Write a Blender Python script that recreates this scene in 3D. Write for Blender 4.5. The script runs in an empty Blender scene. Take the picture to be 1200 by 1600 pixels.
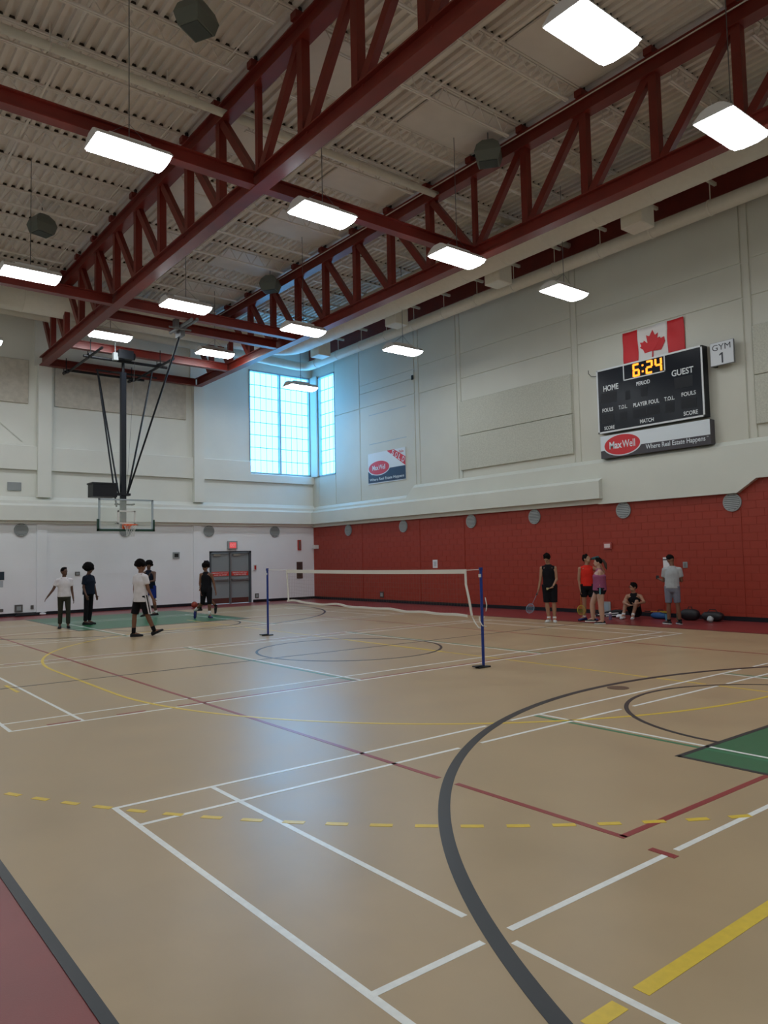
import bpy, bmesh, math, random
from mathutils import Vector, Matrix
random.seed(7)
C = bpy.context.scene.collection
SC = bpy.context.scene
# ------------------------------------------------------------------ camera
FX = 1168.6
cd = bpy.data.cameras.new('camera'); cam = bpy.data.objects.new('camera', cd); C.objects.link(cam)
Fw = Vector((0.6197537, 0.78234294, 0.06200696)); Rt = Vector((0.7844923, -0.61977605, -0.02120068)); Up = Vector((-0.02184423, -0.06178318, 0.99785052))
m = Matrix.Identity(4)
for i in range(3):
    m[i][0] = Rt[i]; m[i][1] = Up[i]; m[i][2] = -Fw[i]
CAM = Vector((-18.640, -28.741, 1.7495))
m.translation = CAM
cam.matrix_world = m
cd.sensor_fit = 'VERTICAL'; cd.sensor_height = 36; cd.lens = FX / 1600 * 36; cd.clip_end = 200; cd.clip_start = 0.05
SC.camera = cam
# ------------------------------------------------------------------ world, exposure
w = bpy.data.worlds.new('daylight'); SC.world = w; w.use_nodes = True
bg = w.node_tree.nodes['Background']; bg.inputs[0].default_value = (0.55, 0.75, 0.9, 1); bg.inputs[1].default_value = 0.6
SC.view_settings.view_transform = 'Standard'; SC.view_settings.look = 'None'; SC.view_settings.gamma = 1
SC.view_settings.use_curve_mapping = False; SC.view_settings.exposure = 0.0
SC.cycles.max_bounces = 8; SC.cycles.diffuse_bounces = 7; SC.cycles.glossy_bounces = 4
SC.cycles.sample_clamp_indirect = 4.0
LAMP = 23.0
WINDOW = 5.3

# ------------------------------------------------------------------ materials
def lin(c):
    return tuple(((v / 255) / 12.92 if v / 255 <= 0.04045 else ((v / 255 + 0.055) / 1.055) ** 2.4) for v in c)
MATS = {}
def mat(name, col, rough=0.6, metal=0.0, noise=0.0, nscale=8.0, bump=0.0, bscale=40.0, emit=0.0, spec=0.5, alpha=1.0, trans=0.0, coat=0.0, rvar=0.0):
    if name in MATS: return MATS[name]
    M = bpy.data.materials.new(name); M.use_nodes = True; nt = M.node_tree; b = nt.nodes['Principled BSDF']
    c = lin(col) if max(col) > 1 else col
    b.inputs['Base Color'].default_value = (*c, 1); b.inputs['Roughness'].default_value = rough; b.inputs['Metallic'].default_value = metal
    b.inputs['Specular IOR Level'].default_value = spec
    b.inputs['Coat Weight'].default_value = coat
    tc = nt.nodes.new('ShaderNodeTexCoord')
    if noise or rvar:
        n = nt.nodes.new('ShaderNodeTexNoise'); n.inputs['Scale'].default_value = nscale; n.inputs['Detail'].default_value = 5
        nt.links.new(tc.outputs['Object'], n.inputs['Vector'])
        if noise:
            mr = nt.nodes.new('ShaderNodeMapRange'); mr.inputs[1].default_value = 0.3; mr.inputs[2].default_value = 0.7; mr.inputs[3].default_value = 1 - noise; mr.inputs[4].default_value = 1 + noise
            nt.links.new(n.outputs['Fac'], mr.inputs[0])
            mx = nt.nodes.new('ShaderNodeVectorMath'); mx.operation = 'SCALE'; mx.inputs[0].default_value = c
            nt.links.new(mr.outputs[0], mx.inputs['Scale']); nt.links.new(mx.outputs[0], b.inputs['Base Color'])
        if rvar:
            m2 = nt.nodes.new('ShaderNodeMapRange'); m2.inputs[1].default_value = 0.3; m2.inputs[2].default_value = 0.7; m2.inputs[3].default_value = rough - rvar; m2.inputs[4].default_value = rough + rvar
            nt.links.new(n.outputs['Fac'], m2.inputs[0]); nt.links.new(m2.outputs[0], b.inputs['Roughness'])
    if bump:
        n2 = nt.nodes.new('ShaderNodeTexNoise'); n2.inputs['Scale'].default_value = bscale; n2.inputs['Detail'].default_value = 3
        nt.links.new(tc.outputs['Object'], n2.inputs['Vector'])
        bp = nt.nodes.new('ShaderNodeBump'); bp.inputs['Strength'].default_value = bump; bp.inputs['Distance'].default_value = 0.01
        nt.links.new(n2.outputs['Fac'], bp.inputs['Height']); nt.links.new(bp.outputs[0], b.inputs['Normal'])
    if emit:
        b.inputs['Emission Color'].default_value = (*c, 1); b.inputs['Emission Strength'].default_value = emit
    if alpha < 1: b.inputs['Alpha'].default_value = alpha
    if trans: b.inputs['Transmission Weight'].default_value = trans
    MATS[name] = M
    return M
FR = 0.32
m_floor = mat('tan_rubber_floor', (0.42, 0.308, 0.178), FR, spec=0.4, noise=0.07, nscale=1.3, bump=0.03, bscale=250, rvar=0.03)
m_floor_red = mat('red_rubber_floor', (0.23, 0.035, 0.035), FR, spec=0.45, noise=0.08, nscale=2, bump=0.04, bscale=200)
m_green = mat('green_floor_paint', (0.02, 0.145, 0.06), FR, spec=0.4, noise=0.05)
m_white_line = mat('white_line_paint', (0.82, 0.84, 0.82), FR, noise=0.06, nscale=20)
m_black_line = mat('black_line_paint', (0.016, 0.020, 0.026), FR, spec=0.35)
m_yellow_line = mat('yellow_line_paint', (0.74, 0.53, 0.035), FR, noise=0.06, nscale=20)
m_red_line = mat('red_line_paint', (0.28, 0.02, 0.022), FR)
m_green_line = mat('green_line_paint', (0.02, 0.20, 0.09), FR)
m_cream = mat('cream_painted_concrete', (0.60, 0.605, 0.53), 0.5, noise=0.03, nscale=0.8, bump=0.05, bscale=60)
m_cream_gloss = mat('cream_gloss_paint', (0.65, 0.675, 0.61), 0.3, noise=0.03, nscale=1)
m_white_wall = mat('white_painted_block', (0.87, 0.90, 0.94), 0.45, noise=0.02, nscale=1)
m_red_wall = mat('red_painted_block', (0.30, 0.030, 0.014), 0.45, noise=0.03, nscale=3, bump=0.1, bscale=90)
m_red_mortar = mat('red_painted_mortar', (0.297, 0.0295, 0.0138), 0.55)
m_base = mat('black_rubber_baseboard', (0.008, 0.009, 0.014), 0.45, spec=0.3)
m_steel = mat('oxide_red_steel_paint', (0.17, 0.017, 0.010), 0.4, noise=0.12, nscale=2.5)
m_deck = mat('cream_roof_paint', (0.74, 0.69, 0.64), 0.55, noise=0.04, nscale=2)
m_duct = mat('cream_duct_paint', (0.70, 0.67, 0.58), 0.4, noise=0.03)
m_acou = mat('wood_wool_panel', (0.54, 0.55, 0.475), 0.95, noise=0.12, nscale=26, bump=0.6, bscale=90)
m_dark = mat('black_powder_coat', (0.010, 0.012, 0.016), 0.45, spec=0.3)
m_grey_metal = mat('grey_metal', (0.22, 0.23, 0.24), 0.4, metal=0.6)
m_white_metal = mat('white_metal', (0.7, 0.7, 0.68), 0.4)
m_lamp_on = mat('lamp_lens_on', (0.91, 0.96, 1.0), 0.5, emit=LAMP)
m_window_on = mat('daylit_translucent_panel', (0.145, 0.55, 1.0), 0.5, emit=WINDOW)
m_cream_back = mat('pale_cream_wall_paint', (0.78, 0.80, 0.75), 0.5, noise=0.03, nscale=0.8, bump=0.05, bscale=60)
m_alu = mat('pale_window_frame', (0.35, 0.45, 0.5), 0.4)
m_door = mat('grey_door_paint', (0.25, 0.285, 0.30), 0.4)
m_vent = mat('grey_vent_grille', (0.30, 0.33, 0.34), 0.5)
m_slot = mat('dark_slot', (0.02, 0.02, 0.02), 0.8)
m_paper = mat('white_paper', (0.75, 0.75, 0.78), 0.7)

# ------------------------------------------------------------------ mesh builder
class MB:
    def __init__(s): s.v = []; s.f = []
    def box(s, x0, x1, y0, y1, z0, z1):
        n = len(s.v)
        s.v += [(x, y, z) for z in (z0, z1) for y in (y0, y1) for x in (x0, x1)]
        s.f += [[n + i for i in q] for q in ((0, 2, 3, 1), (4, 5, 7, 6), (0, 1, 5, 4), (2, 6, 7, 3), (0, 4, 6, 2), (1, 3, 7, 5))]
        return s
    def cbox(s, cx, cy, cz, dx, dy, dz): return s.box(cx - dx / 2, cx + dx / 2, cy - dy / 2, cy + dy / 2, cz - dz / 2, cz + dz / 2)
    def rings(s, rr, cap=True):
        n = len(s.v); k = len(rr[0])
        for r in rr: s.v += [tuple(p) for p in r]
        for i in range(len(rr) - 1):
            for j in range(k):
                a = n + i * k + j; b = n + i * k + (j + 1) % k
                s.f.append([a, b, b + k, a + k])
        if cap:
            s.f.append([n + j for j in range(k)][::-1]); s.f.append([n + (len(rr) - 1) * k + j for j in range(k)])
        return s
    def tube(s, p0, p1, r0, r1=None, n=10, cap=True):
        r1 = r0 if r1 is None else r1
        p0 = Vector(p0); p1 = Vector(p1); d = (p1 - p0).normalized()
        a = d.orthogonal().normalized(); b = d.cross(a)
        return s.rings([[p + (a * math.cos(t * 2 * math.pi / n) + b * math.sin(t * 2 * math.pi / n)) * r for t in range(n)] for p, r in ((p0, r0), (p1, r1))], cap)
    def path(s, pts, r, n=8):
        pts = [Vector(p) for p in pts]; rr = []
        a = None
        for i, p in enumerate(pts):
            d = (pts[min(i + 1, len(pts) - 1)] - pts[max(i - 1, 0)]).normalized()
            if a is None: a = d.orthogonal().normalized()
            a = (a - d * a.dot(d)).normalized(); b = d.cross(a)
            rad = r[i] if isinstance(r, (list, tuple)) else r
            rr.append([p + (a * math.cos(t * 2 * math.pi / n) + b * math.sin(t * 2 * math.pi / n)) * rad for t in range(n)])
        return s.rings(rr)
    def bar(s, p0, p1, wd, ht, up=(0, 0, 1)):
        p0 = Vector(p0); p1 = Vector(p1); d = (p1 - p0).normalized(); up = Vector(up)
        a = d.cross(up)
        if a.length < 1e-3: a = d.cross(Vector((1, 0, 0)))
        a.normalize(); b = a.cross(d)
        return s.rings([[p + a * sx * wd / 2 + b * sy * ht / 2 for sx, sy in ((-1, -1), (1, -1), (1, 1), (-1, 1))] for p in (p0, p1)])
    def disc(s, c, ax, r, th, n=20):
        c = Vector(c); ax = Vector(ax).normalized()
        return s.tube(c - ax * th / 2, c + ax * th / 2, r, n=n)
    def ball(s, c, rx, ry, rz, nu=14, nv=9, basis=None):
        c = Vector(c); n = len(s.v)
        X, Y, Z = basis or (Vector((1, 0, 0)), Vector((0, 1, 0)), Vector((0, 0, 1)))
        rr = []
        for i in range(1, nv):
            th = math.pi * i / nv
            rr.append([c + X * rx * math.sin(th) * math.cos(2 * math.pi * j / nu) + Y * ry * math.sin(th) * math.sin(2 * math.pi * j / nu) - Z * rz * math.cos(th) for j in range(nu)])
        s.rings(rr, cap=False)
        a = len(s.v); s.v.append(tuple(c - Z * rz)); s.v.append(tuple(c + Z * rz))
        for j in range(nu):
            s.f.append([a, n + (j + 1) % nu, n + j]); q = n + (nv - 2) * nu
            s.f.append([a + 1, q + j, q + (j + 1) % nu])
        return s
    def poly(s, pts):
        n = len(s.v); s.v += [tuple(p) for p in pts]; s.f.append(list(range(n, n + len(pts)))); return s
    def prism(s, pts2, f0, f1):  # f0/f1 map 2d -> 3d
        a = [f0(p) for p in pts2]; b = [f1(p) for p in pts2]
        return s.rings([a, b])
    def mesh(s, name, smooth=False):
        me = bpy.data.meshes.new(name); me.from_pydata([tuple(v) for v in s.v], [], s.f)
        bm = bmesh.new(); bm.from_mesh(me); bmesh.ops.recalc_face_normals(bm, faces=bm.faces); bm.to_mesh(me); bm.free()
        if smooth:
            for p in me.polygons: p.use_smooth = True
        return me
    def build(s, name, m_, parent=None, smooth=False):
        me = s.mesh(name, smooth); me.materials.append(m_)
        o = bpy.data.objects.new(name, me); C.objects.link(o)
        if parent: o.parent = parent
        return o
def tag(o, label=None, cat=None, group=None, kind=None):
    if label: o['label'] = label
    if cat: o['category'] = cat
    if group: o['group'] = group
    if kind: o['kind'] = kind
    return o
def empty(name, loc=(0, 0, 0), rz=0):
    o = bpy.data.objects.new(name, None); o.empty_display_size = 0.1; C.objects.link(o); o.location = loc; o.rotation_euler = (0, 0, rz); return o
def copy_tree(o, parent=None):
    c = o.copy(); C.objects.link(c)
    if parent: c.parent = parent
    for ch in list(o.children): copy_tree(ch, c)
    return c
def bevel(o, wd=0.01, seg=1):
    bm = bmesh.new(); bm.from_mesh(o.data)
    bmesh.ops.bevel(bm, geom=list(bm.edges), offset=wd, segments=seg, affect='EDGES', clamp_overlap=True)
    bm.to_mesh(o.data); bm.free(); return o
WALL_R = (math.pi / 2, 0, -math.pi / 2)   # text on wall x=0 looking to -x
WALL_B = (math.pi / 2, 0, 0)              # text on wall y=0 looking to -y
def text(name, body, loc, rot, h, m_, parent=None, width=None, bold=0.0, ext=0.002, align='CENTER', shear=0.0):
    cu = bpy.data.curves.new(name, 'FONT'); cu.body = body; cu.size = 1; cu.offset = bold; cu.extrude = 0.0; cu.shear = shear
    cu.align_x = 'LEFT'; cu.resolution_u = 3
    tmp = bpy.data.objects.new('tmp', cu); C.objects.link(tmp)
    dg = bpy.context.evaluated_depsgraph_get()
    me = bpy.data.meshes.new_from_object(tmp.evaluated_get(dg)); bpy.data.objects.remove(tmp); bpy.data.curves.remove(cu)
    xs = [v.co.x for v in me.vertices]; ys = [v.co.y for v in me.vertices]
    x0, x1, y0, y1 = min(xs), max(xs), min(ys), max(ys)
    sy = h / (y1 - y0); sx = (width / (x1 - x0)) if width else sy
    ox = {'CENTER': (x0 + x1) / 2, 'LEFT': x0}[align]
    for v in me.vertices:
        v.co.x = (v.co.x - ox) * sx; v.co.y = (v.co.y - (y0 + y1) / 2) * sy
    me.materials.clear(); me.materials.append(m_); me.name = name
    o = bpy.data.objects.new(name, me); C.objects.link(o)
    o.location = loc; o.rotation_euler = rot
    if parent: o.parent = parent
    return o

# ------------------------------------------------------------------ room shell
LX, NY, TOP = -20.4, -33.2, 11.75
fl = MB().box(LX, 0, NY, 0, -0.2, -0.002).build('floor', m_floor_red); tag(fl, kind='structure')
surf = MB().box(-17.65, -2.60, -30.9, -2.2, -0.001, 0.0).build('playing_surface', m_floor, fl)
def struct(mb, name, m_, parent=None, smooth=False):
    o = mb.build(name, m_, parent, smooth)
    if not parent: tag(o, kind='structure')
    return o
T = 0.35
# back wall (white), opening for corner window x -3.22..-0.08, z 5.55..10.1 ; door opening x -5.12..-3.2 z 0..2.2
wb = MB()
wb.box(LX - T, -5.12, 0.0, T, -0.2, 3.35).box(-5.12, -3.2, 0.0, T, 2.2, 3.35).box(-3.2, T, 0.0, T, -0.2, 3.35)
wall_back = struct(wb, 'wall_back', m_white_wall)
ub = MB().box(LX - T, T, 0.02, T, 3.35, 5.55).box(LX - T, -3.22, 0.02, T, 5.55, 10.1).box(-0.08, T, 0.02, T, 5.55, 10.1).box(LX - T, T, 0.02, T, 10.1, TOP)
struct(ub, 'upper_wall_backing', m_cream_back, wall_back)
# block coursing of the white wall (too small in the picture to pick apart): very shallow joined courses
def add_courses(M):
    nt = M.node_tree; b = nt.nodes['Principled BSDF']
    tc = nt.nodes.new('ShaderNodeTexCoord'); mp = nt.nodes.new('ShaderNodeMapping'); mp.inputs['Rotation'].default_value = (math.pi / 2, 0, 0)
    br = nt.nodes.new('ShaderNodeTexBrick'); br.inputs['Scale'].default_value = 1; br.inputs['Brick Width'].default_value = 0.4; br.inputs['Row Height'].default_value = 0.2; br.inputs['Mortar Size'].default_value = 0.006
    nt.links.new(tc.outputs['Object'], mp.inputs[0]); nt.links.new(mp.outputs[0], br.inputs['Vector'])
    bp = nt.nodes.new('ShaderNodeBump'); bp.invert = True; bp.inputs['Strength'].default_value = 0.35; bp.inputs['Distance'].default_value = 0.004
    nt.links.new(br.outputs['Fac'], bp.inputs['Height']); nt.links.new(bp.outputs[0], b.inputs['Normal'])
add_courses(m_white_wall)
# pilasters of the white wall
for x0, x1 in ((-11.78, -11.44), (-5.83, -5.51), (-17.8, -17.45)):
    MB().box(x0, x1, -0.07, 0.0, 0.1, 3.34).build('lower_pilaster', m_white_wall, wall_back)
    MB().box(x0 - 0.02, x1 + 0.10, -0.22, 0.02, 4.2, 9.0).build('upper_pilaster', m_cream_back, wall_back)
    MB().box(x0 - 0.12, x1 + 0.14, -0.1, 0.02, 9.0, TOP).build('pilaster_head', m_cream_back, wall_back)
MB().bar((-13.05, -0.0, 6.85), (-12.27, -0.0, 6.19), 0.03, 0.02, up=(0, 1, 0)).build('reveal_strip', m_cream_gloss, wall_back)
# stepped ledges of the white wall
def ledge(name, prof, x0, x1, parent, along='x'):
    # prof: list of (out, z) outline ; extruded
    mb = MB()
    if along == 'x': mb.rings([[(x, -o_, z) for o_, z in prof] for x in (x0, x1)])
    else: mb.rings([[(-o_, y, z) for o_, z in prof] for y in (x0, x1)])
    return mb.build(name, m_cream_back if parent is wall_back else m_cream_gloss, parent)
ledge('concrete_ledge', [(0.0, 3.36), (0.30, 3.36), (0.30, 3.88), (0.20, 3.96), (0.20, 4.06), (0.0, 4.22)], LX, 0, wall_back)
ledge('ledge_soffit_strip', [(0.0, 3.26), (0.14, 3.26), (0.14, 3.36), (0.0, 3.36)], LX, 0, wall_back)
for x0, x1, zt in ((LX, -11.80, 6.05), (-11.34, -5.85, 6.05), (-5.41, -3.22, 6.05), (-3.22, 0.0, 5.53)):
    ledge('wall_band', [(0.0, 5.18), (0.12, 5.18), (0.12, zt - 0.03), (0.08, zt), (0, zt)], x0, x1, wall_back)
bb = MB().box(LX, -5.2, -0.012, 0, 0, 0.11).box(-3.12, -0.01, -0.012, 0, 0, 0.11)
struct(bb, 'baseboard_back', m_base)
# right wall (red blocks below, cream concrete above)
wr = MB().box(0.005, T, NY, T, -0.2, 3.6)
wall_right = struct(wr, 'wall_right', m_red_mortar)
ur = MB().box(0.03, T, NY, T, 3.6, 5.5).box(0.03, T, NY, -1.86, 5.5, 10.05).box(0.03, T, -0.52, T, 5.5, 10.05).box(0.03, T, NY, T, 10.05, TOP)
struct(ur, 'upper_wall_backing', m_cream, wall_right)
# red blocks, laid one by one where they show largest, joined farther off
BW, BH, J = 0.40, 0.20, 0.005
def block_mb(y1, y0, z0, z1, mb):
    c = 0.003; a = [(0.006, y0, z0), (0.006, y1, z0), (0.006, y1, z1), (0.006, y0, z1)]
    b = [(0.0, y0 + c, z0 + c), (0.0, y1 - c, z0 + c), (0.0, y1 - c, z1 - c), (0.0, y0 + c, z1 - c)]
    return mb.rings([a, b])
full = block_mb(BW - J, 0, 0, BH - J, MB()).mesh('block'); full.materials.append(m_red_wall)
far = MB(); nb = 0
for r in range(18):
    z0 = r * BH
    off = 0.0 if r % 2 == 0 else BW / 2
    ncol = int(33.2 / BW)
    for c in range(ncol):
        y0 = -33.2 + c * BW + off
        if z0 > 3.15 and not (y0 < -19.6): continue
        z1 = z0 + BH - J
        if y0 > -0.3: continue
        if -20.2 <= y0 < -13.0 and r < 16 and nb < 296:
            o = bpy.data.objects.new('block', full); C.objects.link(o); o.location = (0, y0, z0); o.parent = wall_right; nb += 1
        else:
            block_mb(min(y0 + BW - J, -0.005), y0, z0, z1, far)
o = far.build('block', m_red_wall, wall_right); tag(o, kind='stuff')
struct(MB().box(-0.014, 0.0, NY, -0.014, 0, 0.11), 'baseboard_right', m_base)
# red control-joint pilaster strips seen as vertical lines
for y in (-3.7, -7.35, -9.75, -14.8, -19.6):
    MB().box(-0.012, 0.004, y - 0.02, y + 0.02, 0.11, 3.2).build('control_joint', m_red_wall, wall_right)
ledge('concrete_ledge', [(0.0, 3.36), (0.30, 3.36), (0.30, 3.87), (0.14, 3.96), (0.0, 3.96)], -15.66, -0.3, wall_right, 'y')
ledge('ledge_soffit_strip', [(0.0, 3.22), (0.12, 3.22), (0.12, 3.36), (0.0, 3.36)], -15.66, -0.1, wall_right, 'y')
# spandrel beam, stepping up at y -7 and cut at the right end
def face_beam(name, poly, t):
    mb = MB(); mb.rings([[(x, y, z) for y, z in poly] for x in (-t, 0.02)]); o = mb.build(name, m_cream_gloss, wall_right)
    return o
face_beam('spandrel_beam', [(-0.22, 3.9), (-0.22, 4.03), (-6.75, 4.05), (-7.15, 4.41), (-26.0, 4.41), (-26.0, 3.9)], 0.14)
cm = MB(); cp = [(-0.22, 4.03), (-6.75, 4.05), (-7.15, 4.41), (-26.0, 4.41)]
cm.rings([[(-0.14, y, z), (0.01, y, z), (0.01, y, z + 0.13)] for y, z in cp]); cm.build('spandrel_chamfer', m_cream_gloss, wall_right)
face_beam('spandrel_beam', [(-15.5, 3.9), (-26.0, 3.9), (-26.0, 3.53), (-20.1, 3.53), (-19.6, 3.2), (-15.5, 3.2)], 0.138)
# upper precast panels of the right wall: a panel each, recessed joints between
def panel(y0, y1, z0, z1, t=0.03, parent=wall_right, m_=None):
    mb = MB(); c = 0.012
    a = [(0.03, y0, z0), (0.03, y1, z0), (0.03, y1, z1), (0.03, y0, z1)]; b = [(0.03 - t, y0 + c, z0 + c), (0.03 - t, y1 - c, z0 + c), (0.03 - t, y1 - c, z1 - c), (0.03 - t, y0 + c, z1 - c)]
    return mb.rings([a, b]).build('wall_panel', m_ or m_cream, parent)
g = 0.012
def col(y1, y0, cuts):   # y1 > y0
    zs = [4.12] + cuts + [TOP]
    for a, b in zip(zs[:-1], zs[1:]): panel(y0 + g, y1 - g, a + g, b - g)
col(-1.86, -3.70, [8.05])
col(-3.70, -7.25, [8.05, 8.65, 9.0]); col(-7.25, -7.5, [])
col(-7.50, -9.58, [8.0, 9.05]); col(-9.58, -9.78, [])
col(-9.78, -14.65, [8.1, 9.0]); col(-14.65, -14.87, [])
col(-14.87, -19.93, [8.1, 9.0]); col(-19.93, -20.14, [])
col(-20.14, -26.0, [8.1, 9.05])
panel(-0.52, -0.02, 4.1, 5.48); panel(-1.86, -0.52, 4.1, 5.48); panel(-1.86, -0.02, 10.08, TOP)
# inset panel frame grooves of column two
for y0, y1, z in ((-6.75, -4.35, 7.66), (-6.72, -4.33, 6.45)):
    MB().box(-0.006, 0.004, y0, y1, z - 0.012, z + 0.012).build('reveal_strip', m_alu, wall_right)
struct(MB().box(LX - T, LX, NY, T, -0.2, TOP), 'wall_left', m_cream)
struct(MB().box(LX - T, T, NY - T, NY, -0.2, TOP), 'wall_front', m_cream)

# ------------------------------------------------------------------ roof deck
dk = MB(); P = 0.2; zb, zt = 11.53, 11.60
x = LX - 0.1; prof = []
while x < T:
    prof += [(x, zb), (x + 0.085, zb), (x + 0.10, zt), (x + 0.185, zt)]
    x += P
n = len(dk.v)
ys = (NY, T)
for y in ys: dk.v += [(px, y, pz) for px, pz in prof]
for i in range(len(prof) - 1): dk.f.append([n + i, n + i + 1, n + len(prof) + i + 1, n + len(prof) + i])
dk.box(LX - T, T, NY - T, T, 11.7, 11.8)
ceil_ = struct(dk, 'ceiling', m_deck)
shade_ = MB()  # dark boxes standing in for the shade inside the flutes over each joist
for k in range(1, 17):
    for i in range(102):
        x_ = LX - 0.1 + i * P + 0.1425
        shade_.box(x_ - 0.05, x_ + 0.05, -1.628 * k - 0.03, -1.628 * k + 0.03, 11.528, 11.598)
tag(shade_.build('flute_shade', mat('dark_flute_shade', (0.05, 0.04, 0.03), 0.9), ceil_), kind='stuff')

# ------------------------------------------------------------------ corner window
def window(name, fr, W0, W1, Z0, Z1, halves, ncol, nrow, mapf, rot):
    # mapf(u, out, z) -> xyz ; u runs along wall
    root = MB()
    def bx(mb, u0, u1, o0, o1, z0, z1):
        mb.rings([[mapf(u0, o0, z0), mapf(u1, o0, z0), mapf(u1, o0, z1), mapf(u0, o0, z1)], [mapf(u0, o1, z0), mapf(u1, o1, z0), mapf(u1, o1, z1), mapf(u0, o1, z1)]])
    t = 0.06
    bx(root, W0, W1, -0.25, 0.0, Z0, Z0 + t); bx(root, W0, W1, -0.25, 0.0, Z1 - t, Z1)
    bx(root, W0, W0 + t, -0.25, 0.0, Z0, Z1); bx(root, W1 - t, W1, -0.25, 0.0, Z0, Z1)
    for i in range(1, halves):
        u = W0 + (W1 - W0) * i / halves; bx(root, u - 0.035, u + 0.035, -0.2, -0.02, Z0, Z1)
    win = root.build(name, m_alu); tag(win, kind='structure')
    hw = (W1 - W0) / halves
    for hI in range(halves):
        a = W0 + hI * hw + 0.06; b = W0 + (hI + 1) * hw - 0.06
        gr = MB()
        for r in range(nrow):
            z0 = Z0 + 0.06 + (Z1 - Z0 - 0.12) * r / nrow; z1 = Z0 + 0.06 + (Z1 - Z0 - 0.12) * (r + 1) / nrow
            if r: bx(gr, a, b, -0.17, -0.135, z0 - 0.013, z0 + 0.013)
            for c in range(ncol):
                u0 = a + (b - a) * c / ncol; u1 = a + (b - a) * (c + 1) / ncol
                if c and r == 0: bx(gr, u0 - 0.007, u0 + 0.007, -0.17, -0.145, Z0 + 0.06, Z1 - 0.06)
                pn = MB(); bx(pn, u0 + 0.003, u1 - 0.003, -0.18, -0.155, z0 + 0.005, z1 - 0.005)
                pn.build('pane', m_window_on, win)
        gr.build('glazing_bars', mat('blue_grey_glazing_bar', (0.12, 0.22, 0.25), 0.5), win)
    return win
window('window_1', None, -3.22, -0.08, 5.55, 10.1, 2, 5, 8, lambda u, o, z: (u, -o, z), 0)
window('window_2', None, -1.86, -0.52, 5.5, 10.05, 1, 4, 8, lambda u, o, z: (-o, u, z), 0)
# corner post between the two windows
struct(MB().box(-0.10, 0.02, -0.50, 0.02, 5.5, 10.1), 'trim_1', m_cream)

# ------------------------------------------------------------------ door
dr = MB().box(-5.12, -3.2, 0.0, 0.16, 2.12, 2.2).box(-5.12, -5.04, -0.02, 0.16, 0, 2.2).box(-3.28, -3.2, -0.02, 0.16, 0, 2.2).box(-5.12, -3.2, -0.02, 0.0, 2.12, 2.2)
door = struct(dr, 'door_1', mat('dark_grey_door_frame', (0.07, 0.085, 0.10), 0.4))
MB().box(-4.195, -4.135, -0.01, 0.10, 0.0, 2.12).build('door_mullion', m_grey_metal, door)
for a, b in ((-5.035, -4.20), (-4.13, -3.285)):
    lf = MB().box(a, b, 0.06, 0.10, 0.01, 2.115).build('door_leaf', m_door, door)
    pb = MB().box(a + 0.03, b - 0.02, -0.01, 0.06, 0.96, 1.02).box(a + 0.03, a + 0.1, 0.0, 0.06, 0.94, 1.04).box(b - 0.1, b - 0.02, 0.0, 0.06, 0.94, 1.04).build('push_bar', m_grey_metal, lf)
    MB().box(a + 0.02, b - 0.02, 0.045, 0.06, 0.03, 0.24).build('kick_plate', mat('reddish_kick_plate', (0.16, 0.07, 0.06), 0.25, metal=0.4), lf)
    MB().box(a + 0.1, a + 0.42, -0.0, 0.06, 2.0, 2.07).build('door_closer', mat('beige_metal', (0.3, 0.28, 0.24), 0.4), lf)
    MB().box(a + 0.03, b - 0.03, 0.035, 0.06, 1.16, 1.34).build('alarm_sign', mat('sign_red', (0.65, 0.045, 0.03), 0.4), lf)
    text('lettering', 'EMERGENCY EXIT ONLY', ((a + b) / 2, 0.03, 1.285), WALL_B, 0.05, m_paper, lf, width=0.68, bold=0.01)
    text('lettering', 'ALARM WILL SOUND', ((a + b) / 2, 0.03, 1.205), WALL_B, 0.05, m_paper, lf, width=0.58, bold=0.01)
ex = MB().box(-4.32, -3.88, -0.10, 0.0, 2.27, 2.62).build('exit_sign', m_vent)
bevel(ex, 0.012); tag(ex, 'lit red exit sign in a grey case above the double doors', 'sign')
MB().box(-4.25, -3.95, -0.115, -0.10, 2.32, 2.56).build('sign_face', mat('exit_red_glow', (0.75, 0.09, 0.10), 0.4, emit=0.5), ex)
text('lettering', 'EXIT', (-4.10, -0.118, 2.44), WALL_B, 0.13, mat('exit_pink', (0.85, 0.3, 0.3), 0.4, emit=0.4), ex, width=0.24, bold=0.02)

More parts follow.
